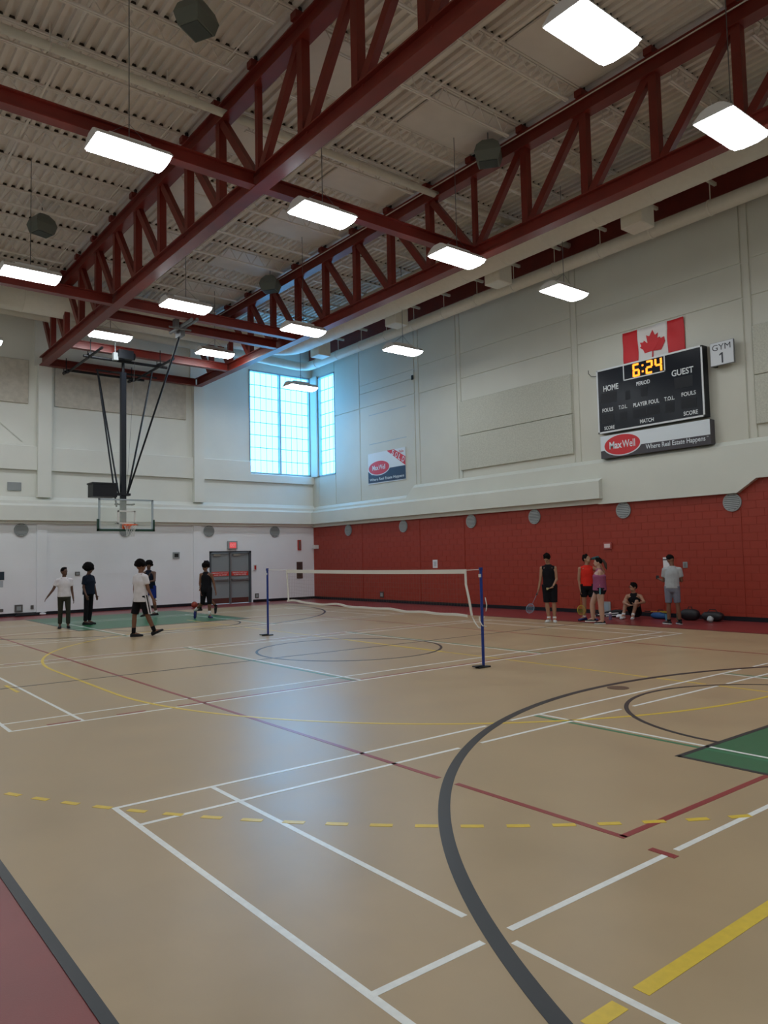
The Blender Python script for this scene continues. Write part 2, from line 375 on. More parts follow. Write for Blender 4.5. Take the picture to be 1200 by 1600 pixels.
# ------------------------------------------------------------------ floor markings
def near(a, b): return abs(a - b) < 1e-6
BLK = []        # (kind, params) things that interrupt the white / red / yellow lines
ARC_R, ARC_C, ARC_C2 = 6.75, (-10.1, -29.4), (-10.1, -3.8)
def blocked(x, y, m=0.075):
    for cx, cy, r, cond in BLK:
        if cond(x, y) and abs(math.hypot(x - cx, y - cy) - r) < m: return True
    return False
BLK.append((ARC_C[0], ARC_C[1], ARC_R, lambda x, y: y > -30.8))
BLK.append((-10.1, -25.15, 1.83, lambda x, y: y > -25.15))
def strip(p0, p1, wd, z, m_, name='court_line', cut=True, dash=None, parent=None, extra=None):
    p0 = Vector((*p0, 0)); p1 = Vector((*p1, 0)); L = (p1 - p0).length; d = (p1 - p0) / L; nrm = Vector((-d.y, d.x, 0)) * wd / 2
    st = 0.02; N = max(1, int(L / st)); runs = []; cur = None
    for i in range(N + 1):
        s = L * i / N; q = p0 + d * s
        ok = not (cut and blocked(q.x, q.y))
        if ok and dash: ok = (s % (dash[0] + dash[1])) < dash[0]
        if ok and extra: ok = not extra(q.x, q.y)
        if ok and cur is None: cur = s
        if (not ok or i == N) and cur is not None:
            runs.append((cur, s)); cur = None
    for a, b in runs:
        if b - a < 0.03: continue
        A = p0 + d * a; B = p0 + d * b
        mb = MB(); mb.rings([[A - nrm + Vector((0, 0, zz)), B - nrm + Vector((0, 0, zz)), B + nrm + Vector((0, 0, zz)), A + nrm + Vector((0, 0, zz))] for zz in (0.0, z)])
        mb.build(name, m_, parent or fl)
def arc(c, r, a0, a1, wd, z, m_, name='court_arc', dash=None, extra=None):
    n = max(8, int(abs(a1 - a0) * r / 0.12)); mb = MB(); runs = [(a0, a1)]
    if dash:
        runs = []; s = 0; L = abs(a1 - a0) * r; sg = 1 if a1 > a0 else -1
        while s < L:
            runs.append((a0 + sg * s / r, a0 + sg * min(s + dash[0], L) / r)); s += dash[0] + dash[1]
    for b0, b1 in runs:
        am = (b0 + b1) / 2
        if dash and blocked(c[0] + r * math.cos(am), c[1] + r * math.sin(am), 0.05): continue
        k = max(3, int(abs(b1 - b0) * r / 0.12)); mb = MB()
        def seg(q): return [(c[0] + (r + o) * math.cos(q), c[1] + (r + o) * math.sin(q), zz) for o, zz in ((-wd / 2, 0), (wd / 2, 0), (wd / 2, z), (-wd / 2, z))]
        mb.rings([seg(b0 + (b1 - b0) * i / k) for i in range(k + 1)])
        mb.build(name, m_, fl)
Z1, Z2, Z3, Z4, Z5 = 0.0006, 0.0010, 0.0014, 0.0018, 0.0022
# green keys, outlined in black
for y0, y1 in ((-30.9, -25.15), (-8.05, -2.2)):
    MB().box(-12.6, -7.6, y0, y1, 0, Z1).build('key_area', m_green, fl)
    yy = y1 if y1 < -20 else y0
    strip((-12.62, y0), (-12.62, y1), 0.05, Z4, m_black_line, cut=False); strip((-7.58, y0), (-7.58, y1), 0.05, Z4, m_black_line, cut=False)
    strip((-12.645, yy), (-7.555, yy), 0.05, Z4, m_black_line, cut=False)
# badminton courts
W = 0.04
for yc in (-26.24, -16.90, -7.55):
    xa, xb = -16.78, -3.52
    for s in (-1, 1):
        strip((xa - .02, yc + s * 3.03), (xb + .02, yc + s * 3.03), W, Z3, m_white_line); strip((xa, yc + s * 2.57), (xb, yc + s * 2.57), W, Z3, m_white_line)
    strip((xa, yc - 3.05), (xa, yc + 3.05), W, Z2, m_white_line); strip((xb, yc - 3.05), (xb, yc + 3.05), W, Z2, m_white_line)
    strip((-16.03, yc - 3.05), (-16.03, yc + 3.05), W, Z2, m_white_line); strip((-4.27, yc - 3.05), (-4.27, yc + 3.05), W, Z2, m_white_line)
    for xs_ in (-12.14, -8.16):
        strip((xs_, yc - 3.05), (xs_, yc + 3.05), W, Z4, m_white_line)
        strip((xs_ + (-0.09 if xs_ < -10 else 0.09), yc - 3.05), (xs_ + (-0.09 if xs_ < -10 else 0.09), yc + 3.05), 0.05, Z2, m_green_line)
    if yc != -16.90:
        strip((xa, yc), (-12.14, yc), W, Z3, m_white_line, extra=lambda x, y: abs(x + 14.6) < 0.06); strip((-8.16, yc), (xb, yc), W, Z3, m_white_line)
# basketball court
strip((-17.65, -30.9), (-17.65, -2.2), 0.055, Z5, m_black_line, cut=False); strip((-2.62, -30.9), (-2.62, -2.2), 0.05, Z5, m_black_line, cut=False)
strip((-17.65, -16.80), (-2.62, -16.80), 0.04, Z4, m_black_line, cut=False)
arc((-10.0, -16.65), 1.8, 0, 2 * math.pi, 0.05, Z5, m_black_line)
arc((-10.1, -25.15), 1.83, 0, math.pi, 0.05, Z5, m_black_line); arc((-10.1, -8.30), 1.83, math.pi, 2 * math.pi, 0.05, Z5, m_black_line)
arc(ARC_C, ARC_R, -0.22, math.pi + 0.22, 0.085, Z5, m_black_line); arc(ARC_C2, ARC_R, math.pi - 0.22, 2 * math.pi + 0.22, 0.07, Z5, m_black_line)
# volleyball
RY0, RY1 = -25.91, -7.95
strip((-14.57, RY0 - .025), (-14.57, RY1), 0.05, Z3, m_red_line); strip((-5.70, RY0), (-5.70, RY1), 0.05, Z3, m_red_line)
strip((-14.57, RY0), (-5.70, RY0), 0.05, Z3, m_red_line, extra=lambda x, y: False); strip((-14.57, RY1), (-5.70, RY1), 0.05, Z3, m_red_line)
for y in (-19.86, -13.95):
    strip((-14.57, y), (-5.70, y), 0.045, Z2, m_red_line); strip((-16.4, y), (-14.57, y), 0.045, Z4, m_red_line, dash=(0.35, 0.4))
strip((-14.615, -26.13), (-14.615, -26.30), 0.05, Z5, m_red_line, cut=False)
# handball
strip((-9.12, -26.9), (-9.12, -6.9), 0.045, Z2, m_yellow_line); strip((-9.12, -18.4), (-9.12, -15.4), 0.085, Z4, m_yellow_line)
strip((-17.62, -26.92), (-9.12, -26.92), 0.075, Z3, m_yellow_line, extra=lambda x, y: abs(x + 16.03) < 0.07)
strip((-15.17, -18.4), (-15.17, -15.4), 0.05, Z3, m_yellow_line)
arc((-9.12, -18.4), 6.05, math.pi, 1.5 * math.pi, 0.05, Z4, m_yellow_line); arc((-9.12, -15.4), 6.05, math.pi / 2, math.pi, 0.05, Z4, m_yellow_line)
arc((-9.12, -18.4), 9.05, math.pi - 0.05, 1.5 * math.pi - 0.12, 0.05, Z4, m_yellow_line, dash=(0.15, 0.147))
strip((-16.13, -17.30), (-16.13, -16.50), 0.05, Z3, m_yellow_line)
o = MB().disc((-10.15, -22.86, 0.002), (0, 0, 1), 0.14, 0.003, 24).build('floor_plate', mat('brown_floor_plate', (0.13, 0.07, 0.04), 0.4, metal=0.3), fl)

# ------------------------------------------------------------------ trusses
PY = 1.628
def make_truss():
    r = empty('roof_truss')
    MB().box(-0.14, 0.14, -32.6, -0.05, 11.30, 11.335).box(-0.14, 0.14, -32.6, -0.05, 10.98, 11.01).box(-0.05, 0.05, -32.6, -0.05, 11.0, 11.31).build('top_chord', m_steel, r)
    MB().box(-0.14, 0.14, -32.2, -0.38, 8.93, 8.965).box(-0.14, 0.14, -32.2, -0.38, 9.22, 9.25).box(-0.05, 0.05, -32.2, -0.38, 8.95, 9.24).build('bottom_chord', m_steel, r)
    for k in range(1, 20):
        y = -PY * k; a = 0.055 if k == 10 else 0.085
        MB().box(-a, a, y - a, y + a, 9.24, 11.0).build('web_post', m_steel, r)
        MB().box(-0.2, 0.2, y - 0.09, y + 0.09, 11.335, 11.47).build('joist_seat', m_steel, r)
    for k in range(0, 10):
        MB().bar((0, -PY * k - 0.12 - (0.1 if k == 0 else 0), 11.0), (0, -PY * (k + 1) + 0.12, 9.24), 0.13, 0.17).build('web_diagonal', m_steel, r)
        kk = 20 - k
        MB().bar((0, -PY * kk + 0.12 + (0.1 if k == 0 else 0), 11.0), (0, -PY * (kk - 1) - 0.12, 9.24), 0.13, 0.17).build('web_diagonal', m_steel, r)
    return r
t1 = make_truss(); t1.location = (-11.68, 0, 0); tag(t1, 'deep oxide red steel truss over the basketball hoop, left of the two', 'truss')
t2 = copy_tree(t1); t2.location = (-5.74, 0, 0); tag(t2, 'deep oxide red steel truss nearer the red wall and the big round duct', 'truss')
def beam(x0, x1, y, label):
    o = MB().box(x0, x1, y - 0.11, y + 0.11, 8.94, 8.965).box(x0, x1, y - 0.11, y + 0.11, 9.19, 9.215).box(x0, x1, y - 0.03, y + 0.03, 8.95, 9.2).build('cross_beam', m_steel)
    tag(o, label, 'beam'); return o
E1, E2 = -11.82, -5.88
beam(-17.5, E1, -16.28, 'red cross beam behind the nearest lamp at the left edge of the view')
beam(-11.54, E2, -16.28, 'red cross beam between the two trusses at their middle, above two lamps')
beam(-17.5, E1, -8.14, 'red cross beam behind the lamp at far left, left of the left truss')
beam(-11.54, E2, -8.14, 'longest far red cross beam, just in front of the hoop brace clamp')
beam(-11.54, E2, -6.90, 'red cross beam that carries the long rear hoop brace')
beam(-11.54, E2, -3.26, 'red cross beam directly above the hoop frame and its motor')
beam(-11.54, E2, -0.42, 'last red cross beam at the white wall behind the hoop frame')
o = MB().box(-0.40, -0.12, NY, -0.3, 10.75, 10.78).box(-0.40, -0.12, NY, -0.3, 11.3, 11.33).box(-0.30, -0.22, NY, -0.3, 10.77, 11.31).build('wall_top_beam', m_steel)
tag(o, 'long dark red beam along the top of the red wall behind the pipe', 'beam')

ORD = ['', 'first', 'second', 'third', 'fourth', 'fifth', 'sixth', 'seventh', 'eighth', 'ninth', 'tenth', 'eleventh', 'twelfth', 'thirteenth', 'fourteenth', 'fifteenth']
# ------------------------------------------------------------------ roof joists
def joist_parts(L):
    r = empty('roof_joist')
    MB().box(0, L, -0.055, -0.008, 11.485, 11.525).box(0, L, 0.008, 0.055, 11.485, 11.525).build('top_chord', m_deck, r)
    MB().box(0.45, L - 0.45, -0.045, -0.008, 11.08, 11.112).box(0.45, L - 0.45, 0.008, 0.045, 11.08, 11.112).build('bottom_chord', m_deck, r)
    mb = MB(); n = int((L - 0.7) / 0.5); st = (L - 0.7) / n
    for i in range(n):
        a = 0.35 + i * st
        mb.tube((a, 0, 11.50), (a + st / 2, 0, 11.1), 0.011, n=5); mb.tube((a + st / 2, 0, 11.1), (a + st, 0, 11.50), 0.011, n=5)
    mb.build('web_rod', m_deck, r); return r
for x0, x1, ks, lab, grp in ((-5.62, -0.28, range(1, 16), 'cream joists from right truss to red wall', 'joists over the big duct'),
                    (-11.56, -5.86, range(1, 16), 'cream joists between the two red trusses', 'joists between the trusses'),
                    (-17.5, -11.80, range(1, 13), 'cream joists left of the left truss', 'joists left of the trusses')):
    base = None
    for k in ks:
        j = joist_parts(x1 - x0) if base is None else copy_tree(base)
        base = base or j
        j.location = (x0, -PY * k, 0); tag(j, ORD[k] + ' from the white wall of the ' + lab, 'joist', grp)
# smooth panels under the deck between alternate joists
pr = None
for k in (2, 4, 6, 8, 10, 12, 14):
    ya, yb = -PY * k - 0.08, -PY * (k + 1) + 0.08
    for x0, x1, lab in ((-11.45, -9.05, 'cream deck panels beside the left truss'), (-8.2, -5.98, 'cream deck panels beside the right truss')):
        o = MB().box(x0, x1, yb, ya, 11.47, 11.52).build('ceiling_panel', m_deck)
        tag(o, ORD[k // 2] + ' from the white wall of the ' + lab, 'panel', 'smooth ' + lab)
# conduits and bridging rods running with the trusses
def rod(xs_, z, r, y0, y1, label):
    rt = MB()
    rt.tube((xs_, y0, z), (xs_, y1, z), r, n=6); o = rt.build('conduit', m_deck); tag(o, label, 'conduit'); return o
rod(-8.82, 11.19, 0.022, -24.5, -0.3, 'left one of the twin cream conduits between the trusses')
rod(-8.66, 11.19, 0.022, -24.5, -0.3, 'right one of the twin cream conduits between the trusses')
rod(-5.97, 11.2, 0.014, -24.5, -0.3, 'thin cream rod running just left of the right truss')
rod(-12.40, 11.2, 0.014, -21.5, -0.3, 'thin cream rod running just left of the left truss')
rod(-14.9, 11.2, 0.03, -21.5, -0.3, 'cream conduit under the deck at the upper left')
o = MB().box(-9.05, -8.95, -24.5, -0.3, 11.40, 11.5).build('cable_tray', m_deck); tag(o, 'flat cable tray under the deck beside the twin conduits', 'tray')
pm = MB(); pm.tube((-17.5, -15.0, 11.07), (-0.4, -15.0, 11.07), 0.085, n=12)
pm = pm.build('sprinkler_pipe', m_duct, smooth=True); tag(pm, 'thick cream pipe crossing both trusses under the deck', 'pipe')
for x_ in (-15.2, -13.0, -10.6, -8.3, -6.4, -3.5):
    MB().tube((x_, -15.0, 11.15), (x_, -15.0, 11.52), 0.012, n=6).disc((x_, -15.0, 11.07), (1, 0, 0), 0.096, 0.03, 14).build('pipe_hanger', m_deck, pm)

# ------------------------------------------------------------------ ducts and drain pipe
def elbow(c0, p_in, p_out, n=10):
    pass
def round_path(pts, rad, n=8):
    """straight points with quarter arcs of radius rad"""
    out = [Vector(pts[0])]
    for i in range(1, len(pts) - 1):
        p = Vector(pts[i]); a = (Vector(pts[i - 1]) - p).normalized(); b = (Vector(pts[i + 1]) - p).normalized()
        for k in range(n + 1):
            t = k / n; q0 = p + a * rad; q1 = p + b * rad
            out.append(q0.lerp(p, t).lerp(p.lerp(q1, t), t))
    out.append(Vector(pts[-1])); return out
dp = round_path([(-3.0, -27, 10.46), (-3.0, -3.0, 10.46), (-20.3, -3.0, 10.46)], 1.2, 10)
duct = MB().path(dp, 0.5, 28).build('round_duct', m_duct, smooth=True)
tag(duct, 'big round cream air duct along the red wall, bending round the corner', 'duct')
for y in [-5.5 - 1.55 * i for i in range(12)]: MB().disc((-3.0, y, 10.46), (0, 1, 0), 0.508, 0.03, 28).build('duct_seam', m_duct, duct)
for x in (-5, -6.6, -8.2, -9.8, -11.4, -13, -14.6): MB().disc((x, -3.0, 10.46), (1, 0, 0), 0.508, 0.03, 28).build('duct_seam', m_duct, duct)
for y in (-4.2, -9.0, -13.8, -18.5):
    d = MB().box(-2.55, -1.98, y - 0.30, y + 0.30, 9.83, 10.5).build('air_diffuser', m_duct, duct); bevel(d, 0.02)
    MB().box(-1.985, -1.95, y - 0.25, y + 0.25, 9.9, 10.42).build('diffuser_grille', m_vent, d)
pp = round_path([(-0.8, -27, 10.33), (-0.8, -0.8, 10.33), (-5.5, -0.8, 10.50), (-20.3, -0.8, 10.80)], 0.7, 8)
pipe = MB().path(pp, 0.19, 18).build('drain_pipe', m_duct, smooth=True)
tag(pipe, 'white insulated pipe hung along the top of the red wall, bending at the corner window', 'pipe')
for k in range(1, 15):
    y = -PY * k - 0.1
    hg = MB().disc((-0.8, y, 10.33), (0, 1, 0), 0.205, 0.05, 20).tube((-0.8, y, 10.5), (-0.8, y, 11.0), 0.014, n=6).build('pipe_hanger', m_duct, pipe)
    MB().box(-2.3, -0.5, y - 0.035, y + 0.035, 10.98, 11.06).build('hanger_bracket', m_duct, hg)

# ------------------------------------------------------------------ lamps
def make_lamp():
    r = empty('high_bay_lamp')
    L, Wd = 0.63, 0.33
    hs = MB()
    pro = [(-Wd, 0.0), (-Wd, 0.02), (-0.2, 0.13), (-0.1, 0.17), (0.1, 0.17), (0.2, 0.13), (Wd, 0.02), (Wd, 0.0), (0.19, 0.115), (0.09, 0.15), (-0.09, 0.15), (-0.19, 0.115)]
    hs.rings([[(x, y, z) for y, z in pro] for x in (-L, L)])
    for sx in (-L, L - 0.02): hs.rings([[(x, y, z) for y, z in ((-Wd, 0), (Wd, 0), (0.2, 0.13), (0.1, 0.17), (-0.1, 0.17), (-0.2, 0.13))] for x in (sx, sx + 0.02)])
    hs.box(-0.35, 0.35, -0.07, 0.07, 0.17, 0.23)
    hs.build('reflector_housing', m_white_metal, r)
    ln = MB(); pro2 = [(-Wd + 0.02, 0.01), (-0.27, -0.045), (-0.12, -0.075), (0.12, -0.075), (0.27, -0.045), (Wd - 0.02, 0.01)]
    ln.rings([[(x, y, z) for y, z in pro2] for x in (-L + 0.02, L - 0.02)])
    ln.build('lamp_lens', m_lamp_on, r)
    return r
lamp0 = make_lamp()
names = {(0, 1): 'lit rectangular lamp in front of the left red cross beam, nearest at upper left', (1, 1): 'lit rectangular lamp hanging mid-ceiling between the two trusses',
    (2, 1): 'lit rectangular lamp hanging just under the right truss at mid-span', (3, 1): 'lit rectangular lamp under the round duct, left of the national flag',
    (0, 2): 'lit rectangular lamp at far left beside the left truss', (1, 2): 'lit rectangular lamp above and right of the hoop motor, second row from the back',
    (2, 2): 'lit rectangular lamp under the far part of the right truss', (3, 2): 'lit rectangular lamp above the white and red sold banner',
    (0, 3): 'lit rectangular lamp cut by the left edge of the view', (1, 3): 'lit lamp directly above the hoop frame, close to its motor', (2, 3): 'lit lamp behind the right truss end, left of the corner window',
    (3, 3): 'lit lamp hanging in front of the corner window', (1, 0): 'lit rectangular lamp nearest the camera at the top edge', (2, 0): 'lit rectangular lamp nearest the right edge, beside the right truss'}
first = True
for i, x in enumerate((-14.37, -10.50, -6.80, -2.93)):
    for j, y in enumerate((-23.12, -16.70, -10.10, -3.75)):
        z = 8.6
        if j == 3 and i in (1, 2): x, y, z = x - 0.12, -4.4, 9.2
        l = lamp0 if first else copy_tree(lamp0)
        first = False
        l.location = (x, y, z)
        lab = names.get((i, j), 'lit rectangular lamp out in the row nearest the camera, %s' % ('left end' if i == 0 else 'right end'))
        tag(l, lab, 'lamp', 'suspended gym lamps')
        top = 9.95 if i == 3 else 11.46
        cb = MB().tube((0, 0, 0.2), (0, 0, top - z), 0.009, n=5).tube((0.0, 0, 0.5), (0.38, 0, 0.2), 0.004, n=4).tube((0.0, 0, 0.5), (-0.38, 0, 0.2), 0.004, n=4)
        cb.build('suspension_cable', m_grey_metal, l)
for i, x in enumerate((-14.37, -10.50, -6.80, -2.93)):   # the row behind the camera and the row along the left wall light the near floor
    l = copy_tree(lamp0); l.location = (x, -29.6, 8.6); tag(l, ORD[i + 1] + ' from the left of the lit lamps behind the viewer', 'lamp', 'suspended gym lamps behind')
for i, y in enumerate((-29.6, -23.12, -16.7, -10.1, -3.75)):
    l = copy_tree(lamp0); l.location = (-18.2, y, 8.6); tag(l, ORD[5 - i] + ' from the white wall of the lit lamps along the left side', 'lamp', 'suspended gym lamps at left')

# ------------------------------------------------------------------ hanging loudspeakers
def speaker(x, y, z, rz, label, s=1.0):
    r = empty('loudspeaker', (x, y, z), rz)
    gm = mat('grey_green_speaker', (0.15, 0.17, 0.15), 0.5)
    MB().rings([[(-0.24, -0.2, -0.27), (0.24, -0.2, -0.27), (0.24, 0.2, -0.27), (-0.24, 0.2, -0.27)], [(-0.3, -0.25, -0.05), (0.3, -0.25, -0.05), (0.3, 0.25, -0.05), (-0.3, 0.25, -0.05)],
                [(-0.25, -0.2, 0.12), (0.25, -0.2, 0.12), (0.25, 0.2, 0.12), (-0.25, 0.2, 0.12)], [(-0.12, -0.12, 0.25), (0.12, -0.12, 0.25), (0.12, 0.12, 0.25), (-0.12, 0.12, 0.25)]]).build('cabinet', gm, r)
    MB().box(-0.21, 0.21, -0.17, 0.17, -0.285, -0.27).build('grille', mat('dark_speaker_grille', (0.07, 0.085, 0.08), 0.8), r)
    MB().tube((0, 0, 0.24), (0, 0, 11.50 - z), 0.015, n=6).build('hanging_bracket', m_grey_metal, r)
    tag(r, label, 'speaker'); return r
speaker(-13.45, -17.35, 11.02, 0.5, 'grey hanging loudspeaker at the top edge, left of the left truss')
speaker(-13.50, -7.55, 11.02, 0.3, 'grey hanging loudspeaker at the left, above the far lamp')
speaker(-6.3, -17.3, 11.0, -0.9, 'grey loudspeaker against the right truss at mid-span')
speaker(-6.3, -7.3, 11.0, -0.9, 'grey loudspeaker against the far part of the right truss')

# ------------------------------------------------------------------ basketball hoop
hp = empty('basketball_hoop', (-9.80, -3.55, 0)); tag(hp, 'ceiling hung basketball hoop with glass backboard and black mast and braces', 'hoop')
def H(mb, name, m_, parent=None, smooth=False):   # world coordinates -> local
    mb.v = [(v[0] + 9.80, v[1] + 3.55, v[2]) for v in mb.v]
    return mb.build(name, m_, parent or hp, smooth)
X0, Y0 = -9.80, -3.55
bz0, bz1 = 2.89, 3.94
H(MB().box(X0 - 0.90, X0 + 0.90, Y0 - 0.012, Y0, bz0 + 0.03, bz1 - 0.03), 'backboard_glass', mat('backboard_glass', (0.85, 0.95, 0.9), 0.03, trans=0.0, alpha=0.22))
fm = m_white_metal
fr = MB().box(X0 - 0.93, X0 + 0.93, Y0 - 0.03, Y0 + 0.02, bz1 - 0.05, bz1).box(X0 - 0.93, X0 + 0.93, Y0 - 0.03, Y0 + 0.02, bz0, bz0 + 0.05).box(X0 - 0.93, X0 - 0.87, Y0 - 0.03, Y0 + 0.02, bz0, bz1).box(X0 + 0.87, X0 + 0.93, Y0 - 0.03, Y0 + 0.02, bz0, bz1)
H(fr, 'backboard_frame', mat('pale_steel_frame', (0.38, 0.45, 0.5), 0.4))
tg = MB(); s_ = 0.03
for a, b, c, d in ((-0.305, 0.305, 3.50, 3.55), (-0.305, -0.255, 3.10, 3.55), (0.255, 0.305, 3.10, 3.55), (-0.305, 0.305, 3.10, 3.14)): tg.box(X0 + a, X0 + b, Y0 - 0.018, Y0 - 0.012, c, d)
H(tg, 'target_square', m_white_metal)
pad = MB().box(X0 - 0.97, X0 + 0.97, Y0 - 0.05, Y0 + 0.04, bz0 - 0.04, bz0 + 0.03).box(X0 - 0.97, X0 - 0.91, Y0 - 0.05, Y0 + 0.04, bz0 - 0.04, bz0 + 0.36).box(X0 + 0.91, X0 + 0.97, Y0 - 0.05, Y0 + 0.04, bz0 - 0.04, bz0 + 0.36)
H(pad, 'edge_padding', mat('dark_green_padding', (0.008, 0.05, 0.03), 0.5))
orange = mat('hoop_orange', (0.85, 0.13, 0.03), 0.4)
RC = Vector((X0 + 0.0, Y0 - 0.40, 3.05)); rr = [RC + Vector((0.235 * math.cos(t * math.pi / 12), 0.235 * math.sin(t * math.pi / 12), 0)) for t in range(25)]
rim = MB().path(rr, 0.013, 8)
rim.bar((X0 - 0.12, Y0 - 0.02, 3.04), (X0 - 0.12, Y0 - 0.22, 3.04), 0.02, 0.03).bar((X0 + 0.12, Y0 - 0.02, 3.04), (X0 + 0.12, Y0 - 0.22, 3.04), 0.02, 0.03).box(X0 - 0.14, X0 + 0.14, Y0 - 0.05, Y0 - 0.012, 2.93, 3.08).box(X0 - 0.13, X0 + 0.13, Y0 - 0.2, Y0 - 0.03, 3.02, 3.045)
H(rim, 'rim', orange)
nt_ = MB(); rads = [0.232, 0.18, 0.145, 0.125, 0.13]; zz = [3.045, 2.96, 2.87, 2.78, 2.66]
for i in range(4):
    for t in range(12):
        for sgn in (-0.5, 0.5):
            a0 = (t + (0.5 if i % 2 else 0)) * math.pi / 6; a1 = a0 + sgn * math.pi / 6
            nt_.tube(RC + Vector((rads[i] * math.cos(a0), rads[i] * math.sin(a0), zz[i] - 3.05)), RC + Vector((rads[i + 1] * math.cos(a1), rads[i + 1] * math.sin(a1), zz[i + 1] - 3.05)), 0.004, n=4)
H(nt_, 'net', m_white_metal)
YP = Y0 + 0.32
H(MB().box(X0 - 0.085, X0 + 0.085, YP - 0.085, YP + 0.085, 2.95, 8.35), 'mast', mat('navy_black_mast', (0.012, 0.016, 0.024), 0.4, spec=0.3))
sup = MB()
for z in (3.75, 3.1): sup.box(X0 - 0.3, X0 + 0.3, YP - 0.08, YP - 0.03, z, z + 0.05).box(X0 - 0.3, X0 - 0.26, Y0 + 0.02, YP - 0.03, z, z + 0.05).box(X0 + 0.26, X0 + 0.3, Y0 + 0.02, YP - 0.03, z, z + 0.05)
sup.box(X0 - 0.22, X0 + 0.22, YP - 0.12, YP + 0.12, 4.08, 4.16)
H(sup, 'backboard_bracket', m_dark)
H(MB().box(X0 - 1.02, X0 - 0.22, YP - 0.06, YP + 0.5, 4.02, 4.45).box(X0 - 1.05, X0 - 0.2, YP - 0.08, YP + 0.52, 4.45, 4.50), 'height_adjuster_box', m_dark)
fz = 8.72
H(MB().tube((-11.15, -3.30, fz), (-8.25, -3.30, fz), 0.05), 'frame_bar', m_dark)
H(MB().tube((-10.35, -2.05, fz - 0.1), (-8.15, -2.05, fz - 0.1), 0.035), 'frame_bar', m_dark)
H(MB().tube((-11.05, -1.05, fz), (-8.25, -1.05, fz), 0.045), 'frame_bar', m_dark)
H(MB().tube((-10.95, -0.75, fz), (-10.95, -4.6, fz), 0.045), 'frame_bar', m_dark); H(MB().tube((-8.55, -0.75, fz), (-8.55, -4.6, fz), 0.045), 'frame_bar', m_dark)
H(MB().tube((X0, -3.23, 8.3), (X0, -3.23, fz), 0.05).tube((X0, -2.05, fz - 0.1), (X0, -3.23, 8.35), 0.03), 'mast_pivot', m_dark)
for x in (-10.95, -8.55):
    for y in (-3.26, -0.42): H(MB().box(x - 0.05, x + 0.05, y - 0.16, y + 0.16, fz + 0.03, fz + 0.1).tube((x, y - 0.15, fz), (x, y - 0.15, 9.28), 0.014, n=6).tube((x, y + 0.15, fz), (x, y + 0.15, 9.28), 0.014, n=6), 'beam_clamp', m_dark)
H(MB().tube((-10.30, -2.05, fz - 0.1), (-10.02, YP, 3.7), 0.03), 'brace', m_dark)
H(MB().tube((-9.95, -1.05, fz), (-9.93, YP + 0.05, 4.12), 0.03), 'brace', m_dark)
H(MB().tube((-8.55, -2.67, fz), (-9.66, YP, 4.1), 0.032), 'brace', m_dark)
H(MB().tube((-9.36, -7.05, 8.80), (-9.66, YP - 0.02, 4.12), 0.030), 'brace', m_dark)
H(MB().box(-9.43, -9.29, -7.25, -6.85, 8.72, 8.94).tube((-9.38, -6.75, 8.93), (-9.38, -8.35, 8.93), 0.05).tube((-9.55, -6.75, 8.90), (-9.55, -8.35, 8.90), 0.05).tube((-9.9, -7.5, 8.84), (-9.2, -7.5, 8.84), 0.03).box(-9.75, -9.62, -7.6, -7.4, 8.84, 9.1), 'brace_carriage', m_grey_metal)
H(MB().box(X0 - 0.28, X0 + 0.22, -3.65, -3.35, fz + 0.02, fz + 0.32).tube((X0 - 0.3, -3.5, fz + 0.16), (X0 + 0.3, -3.5, fz + 0.16), 0.12, n=14), 'winch_motor', m_dark)
H(MB().tube((X0 - 0.36, -3.5, fz), (X0 - 0.36, -3.5, 9.3), 0.02).box(X0 - 0.44, X0 - 0.28, -3.58, -3.42, fz - 0.05, fz + 0.2), 'motor_conduit', m_vent)
H(MB().tube((X0 + 0.35, -3.4, fz), (X0 + 0.12, YP, 4.2), 0.006, n=4), 'hoist_cable', m_grey_metal)

# ------------------------------------------------------------------ vents on both walls
def vent(pos, axis, label):
    r = empty('round_vent', pos)
    n_ = Vector(axis)
    MB().disc(n_ * 0.02, n_, 0.235, 0.05, 28).build('vent_rim', m_vent, r)
    gr = MB()
    side = Vector((0, 0, 1)).cross(n_)
    for i in range(-4, 5):
        z = i * 0.048; hw = math.sqrt(max(0.0, 0.2 ** 2 - z * z))
        a = n_ * 0.05 + side * hw + Vector((0, 0, z)); b = n_ * 0.05 - side * hw + Vector((0, 0, z))
        MB().bar(a, b, 0.014, 0.022).build('vent_slat', mat('light_vent_slat', (0.42, 0.46, 0.46), 0.4), r)
    MB().disc(n_ * 0.047, n_, 0.2, 0.004, 28).build('vent_core', mat('vent_core', (0.16, 0.18, 0.19), 0.7), r)
    tag(r, label, 'vent'); return r
for y, lab in ((-2.76, 'farthest round grey vent on the red wall, nearest the corner'), (-6.43, 'round grey vent high on the red wall, second from the corner'), (-10.14, 'round grey vent on the red wall, third from the corner'),
               (-12.99, 'round grey vent on the red wall, fourth from the corner'), (-16.26, 'round grey vent on the red wall above the people'), (-19.42, 'largest round grey vent at the right, nearest the camera')):
    vent((0, y, 2.98), (-1, 0, 0), lab)
for x, lab in ((-12.29, 'round grey vent on the white wall at far left'), (-8.59, 'round grey vent on the white wall behind the hoop rim'), (-5.14, 'round grey vent on the white wall left above the exit doors'), (-2.03, 'round grey vent on the white wall right of the exit sign')):
    vent((x, 0, 3.03), (0, -1, 0), lab)

